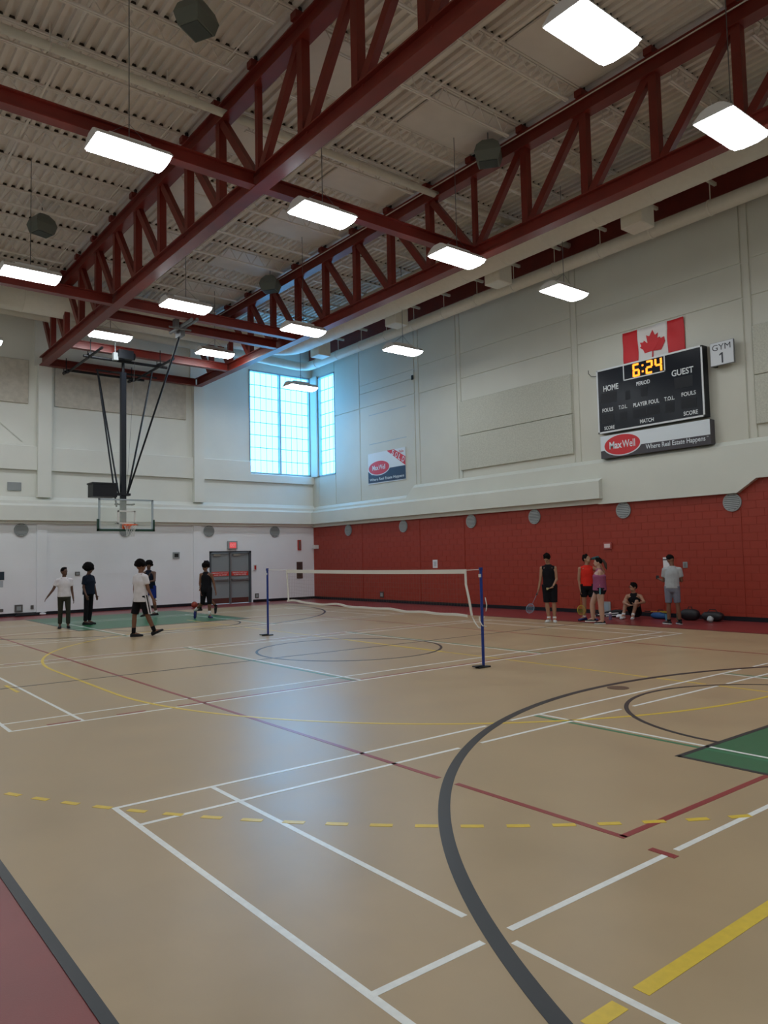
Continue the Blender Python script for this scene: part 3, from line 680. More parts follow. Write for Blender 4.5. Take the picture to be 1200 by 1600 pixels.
# ------------------------------------------------------------------ acoustic wall panels
def apanel(ax, a0, a1, z0, z1, label):
    t = 0.07
    mb = MB().box(-t, 0, a0, a1, z0, z1) if ax == 'x' else MB().box(a0, a1, -t, 0.02, z0, z1)
    o = mb.build('acoustic_panel', m_acou); bevel(o, 0.012); tag(o, label, 'panel'); return o
apanel('x', -14.62, -9.72, 6.045, 7.27, 'grey wood-wool acoustic panel on the red-side wall, upper of the pair left of the scoreboard')
apanel('x', -14.62, -9.72, 4.81, 6.03, 'grey wood-wool acoustic panel on the red-side wall, lower of the pair left of the scoreboard')
apanel('x', -25.1, -20.15, 6.09, 7.33, 'grey wood-wool acoustic panel at the right edge, upper of the pair')
apanel('x', -25.1, -20.15, 4.86, 6.075, 'grey wood-wool acoustic panel at the right edge, lower of the pair')
apanel('y', -11.2, -6.12, 7.57, 9.15, 'long cream acoustic panel on the white wall behind the hoop mast')
apanel('y', -17.2, -12.1, 7.57, 9.15, 'cream acoustic panel high on the white wall at the left edge')
for o in bpy.data.objects:
    if o.name.startswith('acoustic_panel') and o['label'].find('cream') >= 0: o.data.materials[0] = mat('cream_acoustic_panel', (0.58, 0.55, 0.48), 0.8, noise=0.1, nscale=6, bump=0.2)

# ------------------------------------------------------------------ flag
fg = MB()
fy0, fy1, fz0, fz1 = -16.48, -18.36, 7.11, 8.05
def flag_pt(u, v):    # u 0..1 along, v 0..1 up
    return (-0.03 - 0.018 * math.sin(u * 17 + v * 3) - 0.012 * math.sin(v * 9 + u * 5), fy0 + (fy1 - fy0) * u, fz0 + (fz1 - fz0) * v)
def flag_part(u0, u1, name, m_, root, nu=14, nv=10):
    mb = MB(); n = len(mb.v)
    for i in range(nu + 1):
        for j in range(nv + 1):
            mb.v.append(flag_pt(u0 + (u1 - u0) * i / nu, j / nv))
    for i in range(nu):
        for j in range(nv): mb.f.append([i * (nv + 1) + j, (i + 1) * (nv + 1) + j, (i + 1) * (nv + 1) + j + 1, i * (nv + 1) + j + 1])
    o = mb.build(name, m_, root, smooth=True)
    sm = o.modifiers.new('thick', 'SOLIDIFY'); sm.thickness = 0.004
    return o
flag = empty('flag', (0, 0, 0)); tag(flag, 'red and white national flag with a red maple leaf above the scoreboard', 'flag')
m_fred = mat('flag_red', (0.62, 0.015, 0.022), 0.6); m_fwhite = mat('flag_white', (0.78, 0.76, 0.74), 0.6)
flag_part(0, 0.25, 'red_band', m_fred, flag); flag_part(0.25, 0.74, 'white_band', m_fwhite, flag, 20); flag_part(0.74, 1, 'red_band', m_fred, flag)
half = [(0.0, 1.0), (0.10, 0.78), (0.125, 0.77), (0.235, 0.83), (0.185, 0.53), (0.20, 0.515), (0.32, 0.64), (0.345, 0.58), (0.37, 0.575), (0.50, 0.60), (0.455, 0.475), (0.465, 0.45), (0.53, 0.415), (0.30, 0.225), (0.295, 0.205), (0.32, 0.135), (0.03, 0.165), (0.02, 0.15), (0.028, -0.10), (0.0, -0.10)]
outl = [(x_, y_) for x_, y_ in half] + [(-x_, y_) for x_, y_ in half[::-1][1:-1]]
def leaf_pt(p, d):
    u = 0.495 + p[0] * 0.80 * 0.5 * 1.0; v = 0.12 + p[1] * 0.76
    q = flag_pt(u, v); return (q[0] - d, q[1], q[2])
lf = bmesh.new()
vs = [lf.verts.new(leaf_pt(p, 0.012)) for p in outl]; f_ = lf.faces.new(vs); bmesh.ops.triangulate(lf, faces=[f_])
bmesh.ops.subdivide_edges(lf, edges=list(lf.edges), cuts=1)
me = bpy.data.meshes.new('maple_leaf'); lf.to_mesh(me); lf.free(); me.materials.append(m_fred)
o = bpy.data.objects.new('maple_leaf', me); C.objects.link(o); o.parent = flag
o.modifiers.new('thick', 'SOLIDIFY').thickness = 0.003

# ------------------------------------------------------------------ scoreboard
def RB(mb, name, m_, parent): return mb.build(name, m_, parent)
m_sb = mat('scoreboard_black', (0.006, 0.009, 0.015), 0.22, spec=0.3); m_sbw = mat('scoreboard_white', (0.72, 0.76, 0.78), 0.4)
m_amber = mat('amber_digits', (1.0, 0.32, 0.02), 0.4, emit=1.6)
sy0, sy1, sz0, sz1 = -15.70, -18.95, 5.23, 7.10     # left edge .. right edge seen from the floor
D = 0.26
sb = MB().box(-D, 0, sy1, sy0, sz0, sz1).build('scoreboard', m_sb); tag(sb, 'black electronic scoreboard showing 6:24 in amber digits', 'scoreboard')
e = 0.045
RB(MB().box(-D - 0.012, -D, sy1, sy0, sz1 - e, sz1).box(-D - 0.012, -D, sy1, sy0, sz0, sz0 + e).box(-D - 0.012, -D, sy0 - e, sy0, sz0, sz1).box(-D - 0.012, -D, sy1, sy1 + e, sz0, sz1), 'board_frame', m_sbw, sb)
def sbp(u, v):  # u 0..1 left to right, v 0..1 bottom to top
    return sy0 + (sy1 - sy0) * u, sz0 + (sz1 - sz0) * v
XF = -D - 0.004
def sbt(s, u, v, h, wd, bold=0.018): text('lettering', s, (XF, *sbp(u, v)), WALL_R, h, m_sbw, sb, width=wd, bold=bold)
yb0, zb0 = sbp(0.275, 0.745); yb1, zb1 = sbp(0.675, 1.0)
ck = RB(MB().box(-D - 0.008, -D, yb1, yb0, zb0, zb0 + 0.03).box(-D - 0.008, -D, yb0 - 0.03, yb0, zb0, zb1).box(-D - 0.008, -D, yb1, yb1 + 0.03, zb0, zb1), 'clock_frame', m_sbw, sb)
# seven segment digits
SEG = {'6': 'afgedc', '2': 'abged', '4': 'fgbc', ':': ''}
def digit(ch, uc, vc, wd, h):
    yc_, zc_ = sbp(uc, vc); t = 0.055; mb = MB()
    def sg(y0, y1, z0, z1): mb.box(XF - 0.012, XF, min(y0, y1), max(y0, y1), z0, z1)
    L_, R_ = yc_ + wd / 2, yc_ - wd / 2; B_, T_ = zc_ - h / 2, zc_ + h / 2
    gp = 0.012
    if ch == ':':
        sg(yc_ + 0.025, yc_ - 0.025, zc_ - h * 0.28, zc_ - h * 0.28 + 0.05); sg(yc_ + 0.025, yc_ - 0.025, zc_ + h * 0.18, zc_ + h * 0.18 + 0.05)
    for c in SEG[ch]:
        if c == 'a': sg(L_ - t * .6, R_ + t * .6, T_ - t, T_)
        if c == 'g': sg(L_ - t * .6, R_ + t * .6, zc_ - t / 2, zc_ + t / 2)
        if c == 'd': sg(L_ - t * .6, R_ + t * .6, B_, B_ + t)
        if c == 'f': sg(L_, L_ - t, zc_ + gp, T_ - gp)
        if c == 'e': sg(L_, L_ - t, B_ + gp, zc_ - gp)
        if c == 'b': sg(R_, R_ + t, zc_ + gp, T_ - gp)
        if c == 'c': sg(R_, R_ + t, B_ + gp, zc_ - gp)
    mb.build('digit', m_amber, sb)
digit('6', 0.405, 0.865, 0.22, 0.37); digit(':', 0.468, 0.865, 0.1, 0.37); digit('2', 0.53, 0.865, 0.22, 0.37); digit('4', 0.615, 0.865, 0.22, 0.37)
sbt('HOME', 0.145, 0.69, 0.17, 0.50); sbt('GUEST', 0.825, 0.69, 0.17, 0.62); sbt('PERIOD', 0.465, 0.655, 0.11, 0.42)
sbt('FOULS', 0.105, 0.355, 0.11, 0.36); sbt('T.O.L.', 0.26, 0.355, 0.11, 0.28); sbt('PLAYER FOUL', 0.485, 0.345, 0.115, 0.80); sbt('T.O.L.', 0.70, 0.345, 0.11, 0.30); sbt('FOULS', 0.87, 0.36, 0.11, 0.40)
sbt('MATCH', 0.485, 0.085, 0.11, 0.42); sbt('SCORE', 0.115, 0.075, 0.10, 0.34); sbt('SCORE', 0.88, 0.085, 0.11, 0.40)
m_dig = mat('unlit_digit_window', (0.014, 0.016, 0.02), 0.35, spec=0.25)
for u, v, wu, hv in ((0.12, 0.54, 0.16, 0.16), (0.31, 0.52, 0.05, 0.14), (0.47, 0.52, 0.06, 0.15), (0.83, 0.54, 0.16, 0.16), (0.10, 0.215, 0.13, 0.13), (0.26, 0.215, 0.07, 0.13), (0.42, 0.215, 0.12, 0.13), (0.55, 0.215, 0.12, 0.13), (0.70, 0.215, 0.08, 0.15), (0.87, 0.22, 0.13, 0.13)):
    ya, za = sbp(u - wu / 2, v - hv / 2); yb_, zb_ = sbp(u + wu / 2, v + hv / 2)
    RB(MB().box(-D - 0.004, -D, yb_, ya, za, zb_), 'display_window', m_dig, sb)
# sponsor banner under the scoreboard
m_bred = mat('banner_red', (0.60, 0.02, 0.03), 0.35); m_bdark = mat('banner_dark_grey', (0.055, 0.05, 0.06), 0.35); m_navy = mat('banner_navy', (0.02, 0.04, 0.085), 0.35); m_bw = mat('banner_white', (0.70, 0.77, 0.82), 0.35)
def ellipse(mb, x, yc_, zc_, a, b, x2):
    pts = [(math.cos(t * math.pi / 24), math.sin(t * math.pi / 24)) for t in range(48)]
    mb.rings([[(xx, yc_ + a * c_, zc_ + b * s_2) for c_, s_2 in pts] for xx in (x, x2)]); return mb
by0, by1, bz_0, bz_1 = -15.74, -19.05, 4.50, 5.15
bn = MB().box(-0.24, 0, by1, by0, bz_0, bz_1).build('sponsor_banner', m_bdark); tag(bn, 'long white and dark grey advertising board with a red oval under the scoreboard', 'banner')
BX = -0.244
def bp_(u, v): return by0 + (by1 - by0) * u, bz_0 + (bz_1 - bz_0) * v
mb = MB(); mb.rings([[(x_, *bp_(u, v)) for u, v in ((0.0, 0.34), (0.38, 0.40), (0.42, 0.40), (1.0, 0.38), (1.0, 1.0), (0.0, 1.0))] for x_ in (BX, -0.24)]); mb.build('white_field', m_bw, bn)
ellipse(MB(), BX - 0.003, *bp_(0.215, 0.52), 0.62, 0.315, BX).build('oval_border', m_bw, bn); ellipse(MB(), BX - 0.006, *bp_(0.215, 0.52), 0.58, 0.285, BX - 0.003).build('red_oval', m_bred, bn)
text('lettering', 'Max', (BX - 0.009, *bp_(0.153, 0.53)), WALL_R, 0.21, m_bw, bn, width=0.41, bold=0.025)
text('lettering', 'Well', (BX - 0.009, *bp_(0.281, 0.53)), WALL_R, 0.21, m_bw, bn, width=0.41, bold=0.008)
text('lettering', 'Where Real Estate Happens', (BX - 0.003, *bp_(0.70, 0.23)), WALL_R, 0.17, m_bw, bn, width=1.72, bold=0.01)
text('lettering', 'TM', (BX - 0.003, *bp_(0.978, 0.31)), WALL_R, 0.03, m_bw, bn, width=0.05)
# gym sign
gs = MB().box(-0.22, -0.16, -19.75, -19.14, 6.48, 7.08).build('room_sign', m_grey_metal); tag(gs, 'square white sign reading GYM 1 right of the scoreboard', 'sign')
MB().box(-0.226, -0.22, -19.74, -19.15, 6.49, 7.07).build('sign_face', mat('sign_face_silver', (0.66, 0.70, 0.74), 0.35), gs)
MB().box(-0.16, 0.0, -19.22, -19.14, 6.48, 7.08).build('sign_bracket', m_dark, gs)
m_ink = mat('sign_ink', (0.03, 0.035, 0.05), 0.5)
text('lettering', 'GYM', (-0.229, -19.44, 6.94), WALL_R, 0.155, m_ink, gs, width=0.48, bold=0.0)
MB().rings([[(x_, -19.44 - u, 6.66 + v) for u, v in ((-0.005, -0.135), (0.035, -0.135), (0.035, 0.135), (0.005, 0.135), (-0.06, 0.095), (-0.06, 0.06), (-0.005, 0.085))] for x_ in (-0.23, -0.227)]).build('numeral', m_ink, gs)
# sold banner
qy0, qy1, qz0, qz1 = -4.26, -6.66, 4.80, 6.06
# top edge read from the photo: width 2.38, height 1.26
sq = MB().box(-0.03, 0, qy1, qy0, qz0, qz1).build('sold_banner', m_bw); tag(sq, 'rectangular white and navy advertising banner with a red SOLD corner ribbon', 'banner')
def sp(u, v): return qy0 + (qy1 - qy0) * u, qz0 + (qz1 - qz0) * v
def sheet(name, pts, m_, x_): MB().rings([[(xx, *sp(u, v)) for u, v in pts] for xx in (x_, x_ + 0.003)]).build(name, m_, sq)
sheet('navy_field', [(0.0, 0.035), (1.0, 0.02), (1.0, 0.44), (0.6, 0.44), (0.5, 0.40), (0.42, 0.30), (0.26, 0.26), (0.1, 0.30), (0.0, 0.42)], m_navy, -0.034)
ellipse(MB(), -0.037, *sp(0.30, 0.50), 0.72, 0.31, -0.034).build('oval_border', m_bw, sq); ellipse(MB(), -0.040, *sp(0.30, 0.50), 0.67, 0.275, -0.037).build('red_oval', m_bred, sq)
text('lettering', 'Max', (-0.043, *sp(0.211, 0.51)), WALL_R, 0.20, m_bw, sq, width=0.42, bold=0.025); text('lettering', 'Well', (-0.043, *sp(0.390, 0.51)), WALL_R, 0.20, m_bw, sq, width=0.42, bold=0.008)
text('lettering', 'Where Real Estate Happens', (-0.037, *sp(0.5, 0.125)), WALL_R, 0.14, m_bw, sq, width=2.2, bold=0.012)
sheet('red_ribbon', [(0.52, 1.0), (0.71, 1.0), (1.0, 0.71), (1.0, 0.44)], m_bred, -0.036)
for i, ch in enumerate('SOLD'):
    o = text('lettering', ch, (-0.039, *sp(0.685 + i * 0.088, 0.905 - i * 0.090)), (Matrix.Rotation(-math.pi / 2, 3, 'Z') @ Matrix.Rotation(math.pi / 2, 3, 'X') @ Matrix.Rotation(-0.5, 3, 'Z')).to_euler(), 0.21, m_bw, sq, width=0.15, bold=0.02)
text('lettering', 'Sale', (-0.035, *sp(0.90, 0.90)), WALL_R, 0.10, m_bred, sq, width=0.28, bold=0.01)

# ------------------------------------------------------------------ small wall fittings
def fit(name, ax, a0, a1, z0, z1, t, m_, label, cat, inner=None):
    mk = (lambda s, tt: MB().box(-tt, 0, a0 + s, a1 - s, z0 + s, z1 - s)) if ax == 'x' else (lambda s, tt: MB().box(a0 + s, a1 - s, -tt, 0, z0 + s, z1 - s))
    o = mk(0, t).build(name, m_); bevel(o, min(0.008, t / 3)); tag(o, label, cat)
    if inner: mk(min((a1 - a0), (z1 - z0)) * 0.22, t + 0.008).build('cover_plate', inner, o)
    return o
m_pl = mat('brown_outlet', (0.10, 0.095, 0.09), 0.5); m_redb = mat('fire_red', (0.45, 0.03, 0.025), 0.4); m_grilleb = mat('brown_grille', (0.10, 0.055, 0.045), 0.6)
fit('wall_outlet', 'y', -3.03, -2.85, 0.17, 0.37, 0.03, m_pl, 'dark square outlet low on the white wall right of the doors', 'outlet', m_vent)
fit('fire_alarm_pull', 'y', -3.10, -2.95, 1.36, 1.60, 0.05, m_white_metal, 'small red fire alarm pull right of the exit doors', 'alarm', m_redb)
fit('fire_sign', 'y', -0.87, -0.70, 2.20, 2.66, 0.06, m_redb, 'narrow red fire strobe sign high near the corner', 'alarm', mat('strobe_grey', (0.2, 0.12, 0.1), 0.4))
fit('wall_grille', 'y', -0.93, -0.62, 0.94, 1.68, 0.03, m_grilleb, 'tall brown grille on the white wall behind the net', 'grille', mat('grille_inner', (0.07, 0.04, 0.035), 0.7))
fit('clock_control', 'y', -6.70, -6.42, 1.92, 2.18, 0.05, m_vent, 'small grey box with a dark centre on the white wall left of the doors', 'control box', m_slot)
fit('light_switch', 'y', -10.45, -10.28, 1.36, 1.50, 0.03, m_pl, 'small dark switch plate between the two left players', 'switch', m_vent)
fit('wall_notice', 'y', -13.25, -12.82, 1.28, 1.57, 0.02, mat('dark_notice', (0.015, 0.03, 0.05), 0.4), 'dark notice on the white wall at the left edge', 'notice')
fit('paper_notice', 'y', -13.25, -12.85, 1.03, 1.25, 0.006, mat('pale_blue_paper', (0.42, 0.47, 0.52), 0.6), 'pale sheet under the dark notice at the left edge', 'notice')
fit('wall_outlet', 'y', -12.48, -12.22, 0.14, 0.40, 0.04, m_pl, 'square dark outlet box low at the left edge', 'outlet', m_vent)
fit('wall_outlet', 'y', -12.95, -12.84, 0.18, 0.28, 0.03, m_pl, 'small grey knob outlet at the far left edge', 'outlet')
fit('wall_outlet', 'y', -11.96, -11.86, 0.22, 0.36, 0.03, m_pl, 'narrow dark outlet beside the left pilaster foot', 'outlet')
fit('wall_plate', 'y', -12.75, -12.3, 4.42, 4.72, 0.03, m_vent, 'small square grey plate above the ledge at far left', 'plate')
fit('paper_notice', 'x', -8.32, -8.06, 1.36, 1.66, 0.008, m_paper, 'white framed sheet on the red wall behind the net', 'notice', mat('grey_print', (0.5, 0.53, 0.56), 0.6))
fit('wall_outlet', 'x', -5.10, -4.86, 0.18, 0.42, 0.03, m_grilleb, 'reddish outlet low on the red wall seen through the net', 'outlet', m_vent)
fit('security_camera', 'x', -0.42, -0.22, 2.25, 2.42, 0.22, m_white_metal, 'small white camera on the red wall by the corner', 'camera')
fit('fire_strobe', 'x', -15.83, -15.55, 1.88, 2.08, 0.05, mat('faded_red_box', (0.40, 0.08, 0.07), 0.4), 'red strobe box on the red wall above the drinking player', 'alarm', mat('strobe_lens', (0.75, 0.6, 0.6), 0.2))
fit('wall_outlet', 'x', -15.70, -15.44, 0.05, 0.36, 0.03, m_vent, 'grey blue outlet low on the red wall behind the woman', 'outlet', mat('outlet_cover', (0.28, 0.36, 0.42), 0.4))
nt2 = fit('paper_notice', 'x', -17.72, -17.42, 1.22, 1.62, 0.006, m_paper, 'white printed notice on the red wall above the grey shirt man', 'notice')
MB().box(-0.012, -0.006, -17.72, -17.42, 1.54, 1.57).build('print_band', m_ink, nt2)
fit('light_switch', 'x', -18.13, -18.0, 1.33, 1.49, 0.02, m_vent, 'small grey plate right of the printed notice', 'switch', m_grey_metal)
fit('wall_sensor', 'x', -7.22, -7.12, 8.60, 8.78, 0.05, m_dark, 'small dark sensor high on the cream wall above the banner', 'sensor')
cbm = MB().path([(-0.02, -15.25, 7.24), (-0.05, -15.27, 7.14), (-0.05, -15.36, 7.04), (-0.05, -15.5, 7.0), (-0.06, -15.62, 7.03), (-0.08, -15.72, 7.07)], 0.009, 6).build('scoreboard_cable', m_dark); tag(cbm, 'thin dark looped cable left of the scoreboard', 'cable')
o = MB().rings([[(-12.55, -0.3, 0.0), (-11.55, -0.25, 0.0), (-11.6, -0.02, 0.0), (-12.5, -0.02, 0.0)], [(-12.4, -0.22, 0.10), (-11.9, -0.2, 0.11), (-11.9, -0.03, 0.11), (-12.4, -0.03, 0.1)]]).build('folded_jacket', mat('black_cloth', (0.012, 0.012, 0.014), 0.9)); bevel(o, 0.03, 2)
tag(o, 'dark folded jacket lying against the white wall at far left', 'jacket')
o = MB().ball((-11.62, -0.28, 0.05), 0.11, 0.09, 0.05).build('crumpled_towel', m_paper, smooth=True); tag(o, 'small white towel at the foot of the left pilaster', 'towel')

# ------------------------------------------------------------------ badminton net
m_blue = mat('blue_post_paint', (0.008, 0.035, 0.24), 0.3)
def post(x, y, lab, far_=False):
    r = empty('net_post', (x, y, 0))
    MB().tube((0, 0, 0.02), (0.0, 0, 1.55), 0.024, n=14).build('pole', m_blue, r, smooth=False)
    b = MB().box(-0.14, 0.12, -0.05, 0.05, 0.0, 0.022).box(-0.2, 0.0, -0.03, 0.06, 0.022, 0.04); bevel(b.build('base_plate', m_dark, r), 0.006)
    MB().disc((0, 0, 1.56), (0, 0, 1), 0.032, 0.03, 12).tube((-0.035, 0, 1.535), (0.035, 0, 1.535), 0.012).build('pulley_cap', m_blue, r)
    MB().box(-0.035, -0.015, -0.02, 0.02, 1.42, 1.47).box(0.02, 0.045, -0.012, 0.012, 0.78, 0.8).build('cleat', m_white_metal, r)
    tag(r, lab, 'post'); return r
post(-10.04, -20.33, 'blue badminton net post nearer the camera, right end of the net'); post(-9.82, -13.12, 'blue badminton net post at the far left end of the net')
nr = empty('badminton_net', (-9.95, -17, 0)); tag(nr, 'white taped badminton net strung between the two blue posts', 'net')
def NV(mb, name, m_):
    mb.v = [(v[0] + 9.95, v[1] + 17, v[2]) for v in mb.v]; return mb.build(name, m_, nr)
m_tape = mat('net_tape', (0.72, 0.72, 0.68), 0.7); m_cord = mat('net_cord', (0.20, 0.17, 0.13), 0.8)
def nx(y): return -9.86 + (y + 14.0) / (-6.05) * -0.16
ya, yb = -14.08, -19.98
def topz(y): t = (y - ya) / (yb - ya); return 1.545 - 0.10 * t * (1 - t) * 0.6
def botz(y): t = (y - ya) / (yb - ya); return 0.86 - 0.05 * t + 0.022 * math.sin(t * 23) * (1 - t) + 0.008 * math.sin(t * 41)
def tape(f, hgt, name):
    mb = MB(); n = 60; rr_ = []
    for i in range(n + 1):
        y = ya + (yb - ya) * i / n; x_ = nx(y); z = f(y)
        rr_.append([(x_ - 0.008, y, z - hgt), (x_ + 0.008, y, z - hgt), (x_ + 0.008, y, z), (x_ - 0.008, y, z)])
    mb.rings(rr_); NV(mb, name, m_tape)
tape(topz, 0.07, 'top_tape'); tape(botz, 0.04, 'bottom_tape')
NV(MB().path([(nx(ya), ya, 1.52), (nx(ya), ya - 0.03, 1.2), (nx(ya), ya - 0.06, 0.85)], 0.018, 6), 'side_tape', m_tape)
NV(MB().path([(nx(yb), yb + 0.02, 1.53), (nx(yb), yb + 0.015, 1.3), (nx(yb), yb - 0.05, 1.05), (nx(yb), yb - 0.1, 0.80)], 0.022, 6), 'side_tape', m_tape)
NV(MB().tube((nx(yb), yb, 1.53), (-10.03, -20.29, 1.54), 0.006, n=5), 'net_rope', m_tape); NV(MB().tube((nx(ya), ya, 1.53), (-9.82, -13.16, 1.54), 0.006, n=5), 'net_rope', m_tape)
NV(MB().path([(nx(yb), yb - 0.1, 0.79), (-10.02, -20.16, 0.68), (-10.03, -20.24, 0.62), (-10.04, -20.30, 0.62)], 0.010, 5), 'net_rope', m_tape); NV(MB().path([(-10.07, -20.30, 0.8), (-10.09, -20.32, 0.74), (-10.08, -20.37, 0.66), (-10.0, -20.38, 0.64)], 0.008, 5), 'net_rope', m_tape)
NV(MB().path([(-10.0, -20.37, 1.1), (-10.0, -20.4, 0.98), (-10.0, -20.38, 0.88)], 0.008, 5), 'net_rope', m_tape)
ms = MB(); st = 0.075; y = ya - 0.04
while y > yb:
    ms.bar((nx(y), y, topz(y) - 0.07), (nx(y), y, botz(y)), 0.0012, 0.0012); y -= st
for k in range(1, 9):
    t = k / 9.0; pts = []
    for i in range(21):
        yy = ya + (yb - ya) * i / 20; pts.append((nx(yy), yy, topz(yy) * (1 - t) + botz(yy) * t))
    for p_, q_ in zip(pts[:-1], pts[1:]): ms.bar(p_, q_, 0.0012, 0.0012)
tag(NV(ms, 'mesh_netting', m_cord), kind='stuff')

# ------------------------------------------------------------------ people
def remesh(mb, name, m_, parent, vox, smooth_it=4):
    me = mb.mesh(name); tmp = bpy.data.objects.new('tmp', me); C.objects.link(tmp)
    r = tmp.modifiers.new('r', 'REMESH'); r.mode = 'VOXEL'; r.voxel_size = vox
    s = tmp.modifiers.new('s', 'SMOOTH'); s.iterations = smooth_it; s.factor = 0.5
    dg = bpy.context.evaluated_depsgraph_get(); m2 = bpy.data.meshes.new_from_object(tmp.evaluated_get(dg))
    bpy.data.objects.remove(tmp); bpy.data.meshes.remove(me)
    for p in m2.polygons: p.use_smooth = True
    m2.name = name; m2.materials.clear(); m2.materials.append(m_)
    o = bpy.data.objects.new(name, m2); C.objects.link(o); o.parent = parent; return o
def capsule(mb, p0, p1, r0, r1, n=12):
    p0 = Vector(p0); p1 = Vector(p1); d = (p1 - p0); L = d.length; d.normalize(); a = d.orthogonal().normalized(); b = d.cross(a)
    pts = []
    for t in (-0.95, -0.8, -0.5): pts.append((p0 + d * r0 * t, r0 * math.sqrt(1 - t * t)))
    for t in (0, 0.25, 0.5, 0.75, 1.0):
        pts.append((p0.lerp(p1, t), r0 + (r1 - r0) * t))
    for t in (0.5, 0.8, 0.95): pts.append((p1 + d * r1 * t, r1 * math.sqrt(1 - t * t)))
    mb.rings([[p + (a * math.cos(2 * math.pi * j / n) + b * math.sin(2 * math.pi * j / n)) * r for j in range(n)] for p, r in pts])
def loft(mb, secs, S, Fv, n=20):
    # secs: (centre, halfwidth, halfdepth)
    mb.rings([[c + S * hw * math.cos(2 * math.pi * j / n) + Fv * hd * math.sin(2 * math.pi * j / n) for j in range(n)] for c, hw, hd in secs])
SKIN = {'dark': (0.10, 0.045, 0.028), 'brown': (0.17, 0.075, 0.042), 'tan': (0.36, 0.19, 0.115), 'pale': (0.46, 0.27, 0.20)}
def cloth(n_, c): return mat(n_, c, 0.9, noise=0.06, nscale=12, bump=0.25, bscale=25, spec=0.12)
def person(label, pos, H_, heading, pose, look, extra=None, seated=False):
    """pose directions are given as (right, away, up) as seen from the viewer of the photo; heading 0 = facing away, 90 = facing right, 180 = facing the viewer"""
    pos = Vector((pos[0], pos[1], 0)); v = Vector((pos.x - CAM.x, pos.y - CAM.y, 0)).normalized()
    rv = Vector((v.y, -v.x, 0)); up = Vector((0, 0, 1))
    def W(d): return (rv * d[0] + v * d[1] + up * d[2]).normalized()
    h = math.radians(heading); Fv = rv * math.sin(h) + v * math.cos(h); S = Vector((Fv.y, -Fv.x, 0))   # S = person's right
    k = H_ / 1.75
    fat = look.get('fat', 1.0)
    g_ = pose
    spine = W(g_.get('spine', (0, 0, 1)))
    P0 = Vector((0, 0, 0.93 * k))
    legs = {}
    low = 9
    for s, nm in ((1, 'R'), (-1, 'L')):
        hip = P0 + S * s * 0.088 * k * fat
        th = W(g_.get('thigh' + nm, (0, 0, -1))); sh = W(g_.get('shin' + nm, (0, 0, -1)))
        kn = hip + th * 0.435 * k; an = kn + sh * 0.40 * k
        ft = g_.get('foot' + nm)
        fd = W(ft) if ft else (Fv + S * s * 0.18 + up * 0.0).normalized()
        toe = an + fd * 0.17 * k - up * 0.055 * k; heel = an - fd * 0.05 * k - up * 0.055 * k
        legs[nm] = (hip, kn, an, toe, heel, fd, sh)
        low = min(low, toe.z - 0.03 * k, heel.z - 0.035 * k)
    dz = Vector((0, 0, -low)) if not seated else Vector((0, 0, g_['seat'] - P0.z))
    P0 = P0 + dz; legs = {n: tuple(q + dz if i < 5 else q for i, q in enumerate(t)) for n, t in legs.items()}
    CH = P0 + spine * 0.50 * k                  # shoulder line
    Fc = (Fv - spine * Fv.dot(spine)).normalized()
    root = empty('person', pos)
    tag(root, label, 'person')
    sw = look.get('shoulder', 0.175) * k
    NB = CH + spine * 0.03 * k
    hd_dir = W(g_.get('neck', (0, 0, 1)))
    HC = NB + hd_dir * 0.160 * k; kh = k; 
    hh = math.radians(g_.get('face', heading)); pit = math.radians(g_.get('nod', 0))
    HF = (rv * math.sin(hh) + v * math.cos(hh)); HF = (HF * math.cos(pit) - up * math.sin(pit)).normalized()
    HS = Vector((HF.y, -HF.x, 0)).normalized(); HU = HS.cross(HF).normalized()
    body = MB()
    loft(body, [(P0 - spine * 0.10 * k, 0.10 * k * fat, 0.08 * k * fat), (P0 - spine * 0.04 * k, 0.150 * k * fat, 0.11 * k * fat), (P0 + spine * 0.04 * k, 0.158 * k * fat, 0.112 * k * fat), (P0 + spine * 0.14 * k, 0.135 * k * fat, 0.098 * k * fat), (P0 + spine * 0.24 * k, 0.14 * k * fat, 0.10 * k * fat),
                (P0 + spine * 0.36 * k, 0.158 * k * fat, 0.112 * k * fat), (P0 + spine * 0.45 * k, 0.155 * k, 0.10 * k), (P0 + spine * 0.51 * k, 0.11 * k, 0.07 * k), (P0 + spine * 0.535 * k, 0.06 * k, 0.05 * k)], S, Fc)
    capsule(body, NB - spine * 0.03 * k, HC - HU * 0.05 * k, 0.056 * k, 0.052 * k)
    # head: cranium, jaw, nose, ears, brow
    bs = (HS, HF, HU)
    body.ball(HC + HU * 0.018 * k * 1.09 - HF * 0.008 * k * 1.09, 0.074 * k * 1.09, 0.092 * k * 1.09, 0.098 * k * 1.09, 18, 12, bs)
    body.ball(HC - HU * 0.045 * k * 1.09 + HF * 0.022 * k * 1.09, 0.056 * k * 1.09, 0.062 * k * 1.09, 0.066 * k * 1.09, 14, 10, bs)
    body.ball(HC - HU * 0.012 * k * 1.09 + HF * 0.090 * k * 1.09, 0.013 * k * 1.09, 0.020 * k * 1.09, 0.020 * k * 1.09, 8, 6, bs)
    body.ball(HC + HU * 0.022 * k * 1.09 + HF * 0.078 * k * 1.09, 0.012 * k * 1.09, 0.012 * k * 1.09, 0.02 * k * 1.09, 8, 6, bs)
    body.ball(HC - HU * 0.052 * k * 1.09 + HF * 0.079 * k * 1.09, 0.022 * k * 1.09, 0.010 * k * 1.09, 0.009 * k * 1.09, 8, 6, bs)
    for s in (1, -1): body.ball(HC + HS * s * 0.076 * k * 1.09 - HU * 0.005 * k * 1.09 - HF * 0.005 * k * 1.09, 0.011 * k * 1.09, 0.018 * k * 1.09, 0.028 * k * 1.09, 8, 6, bs)
    arms = {}
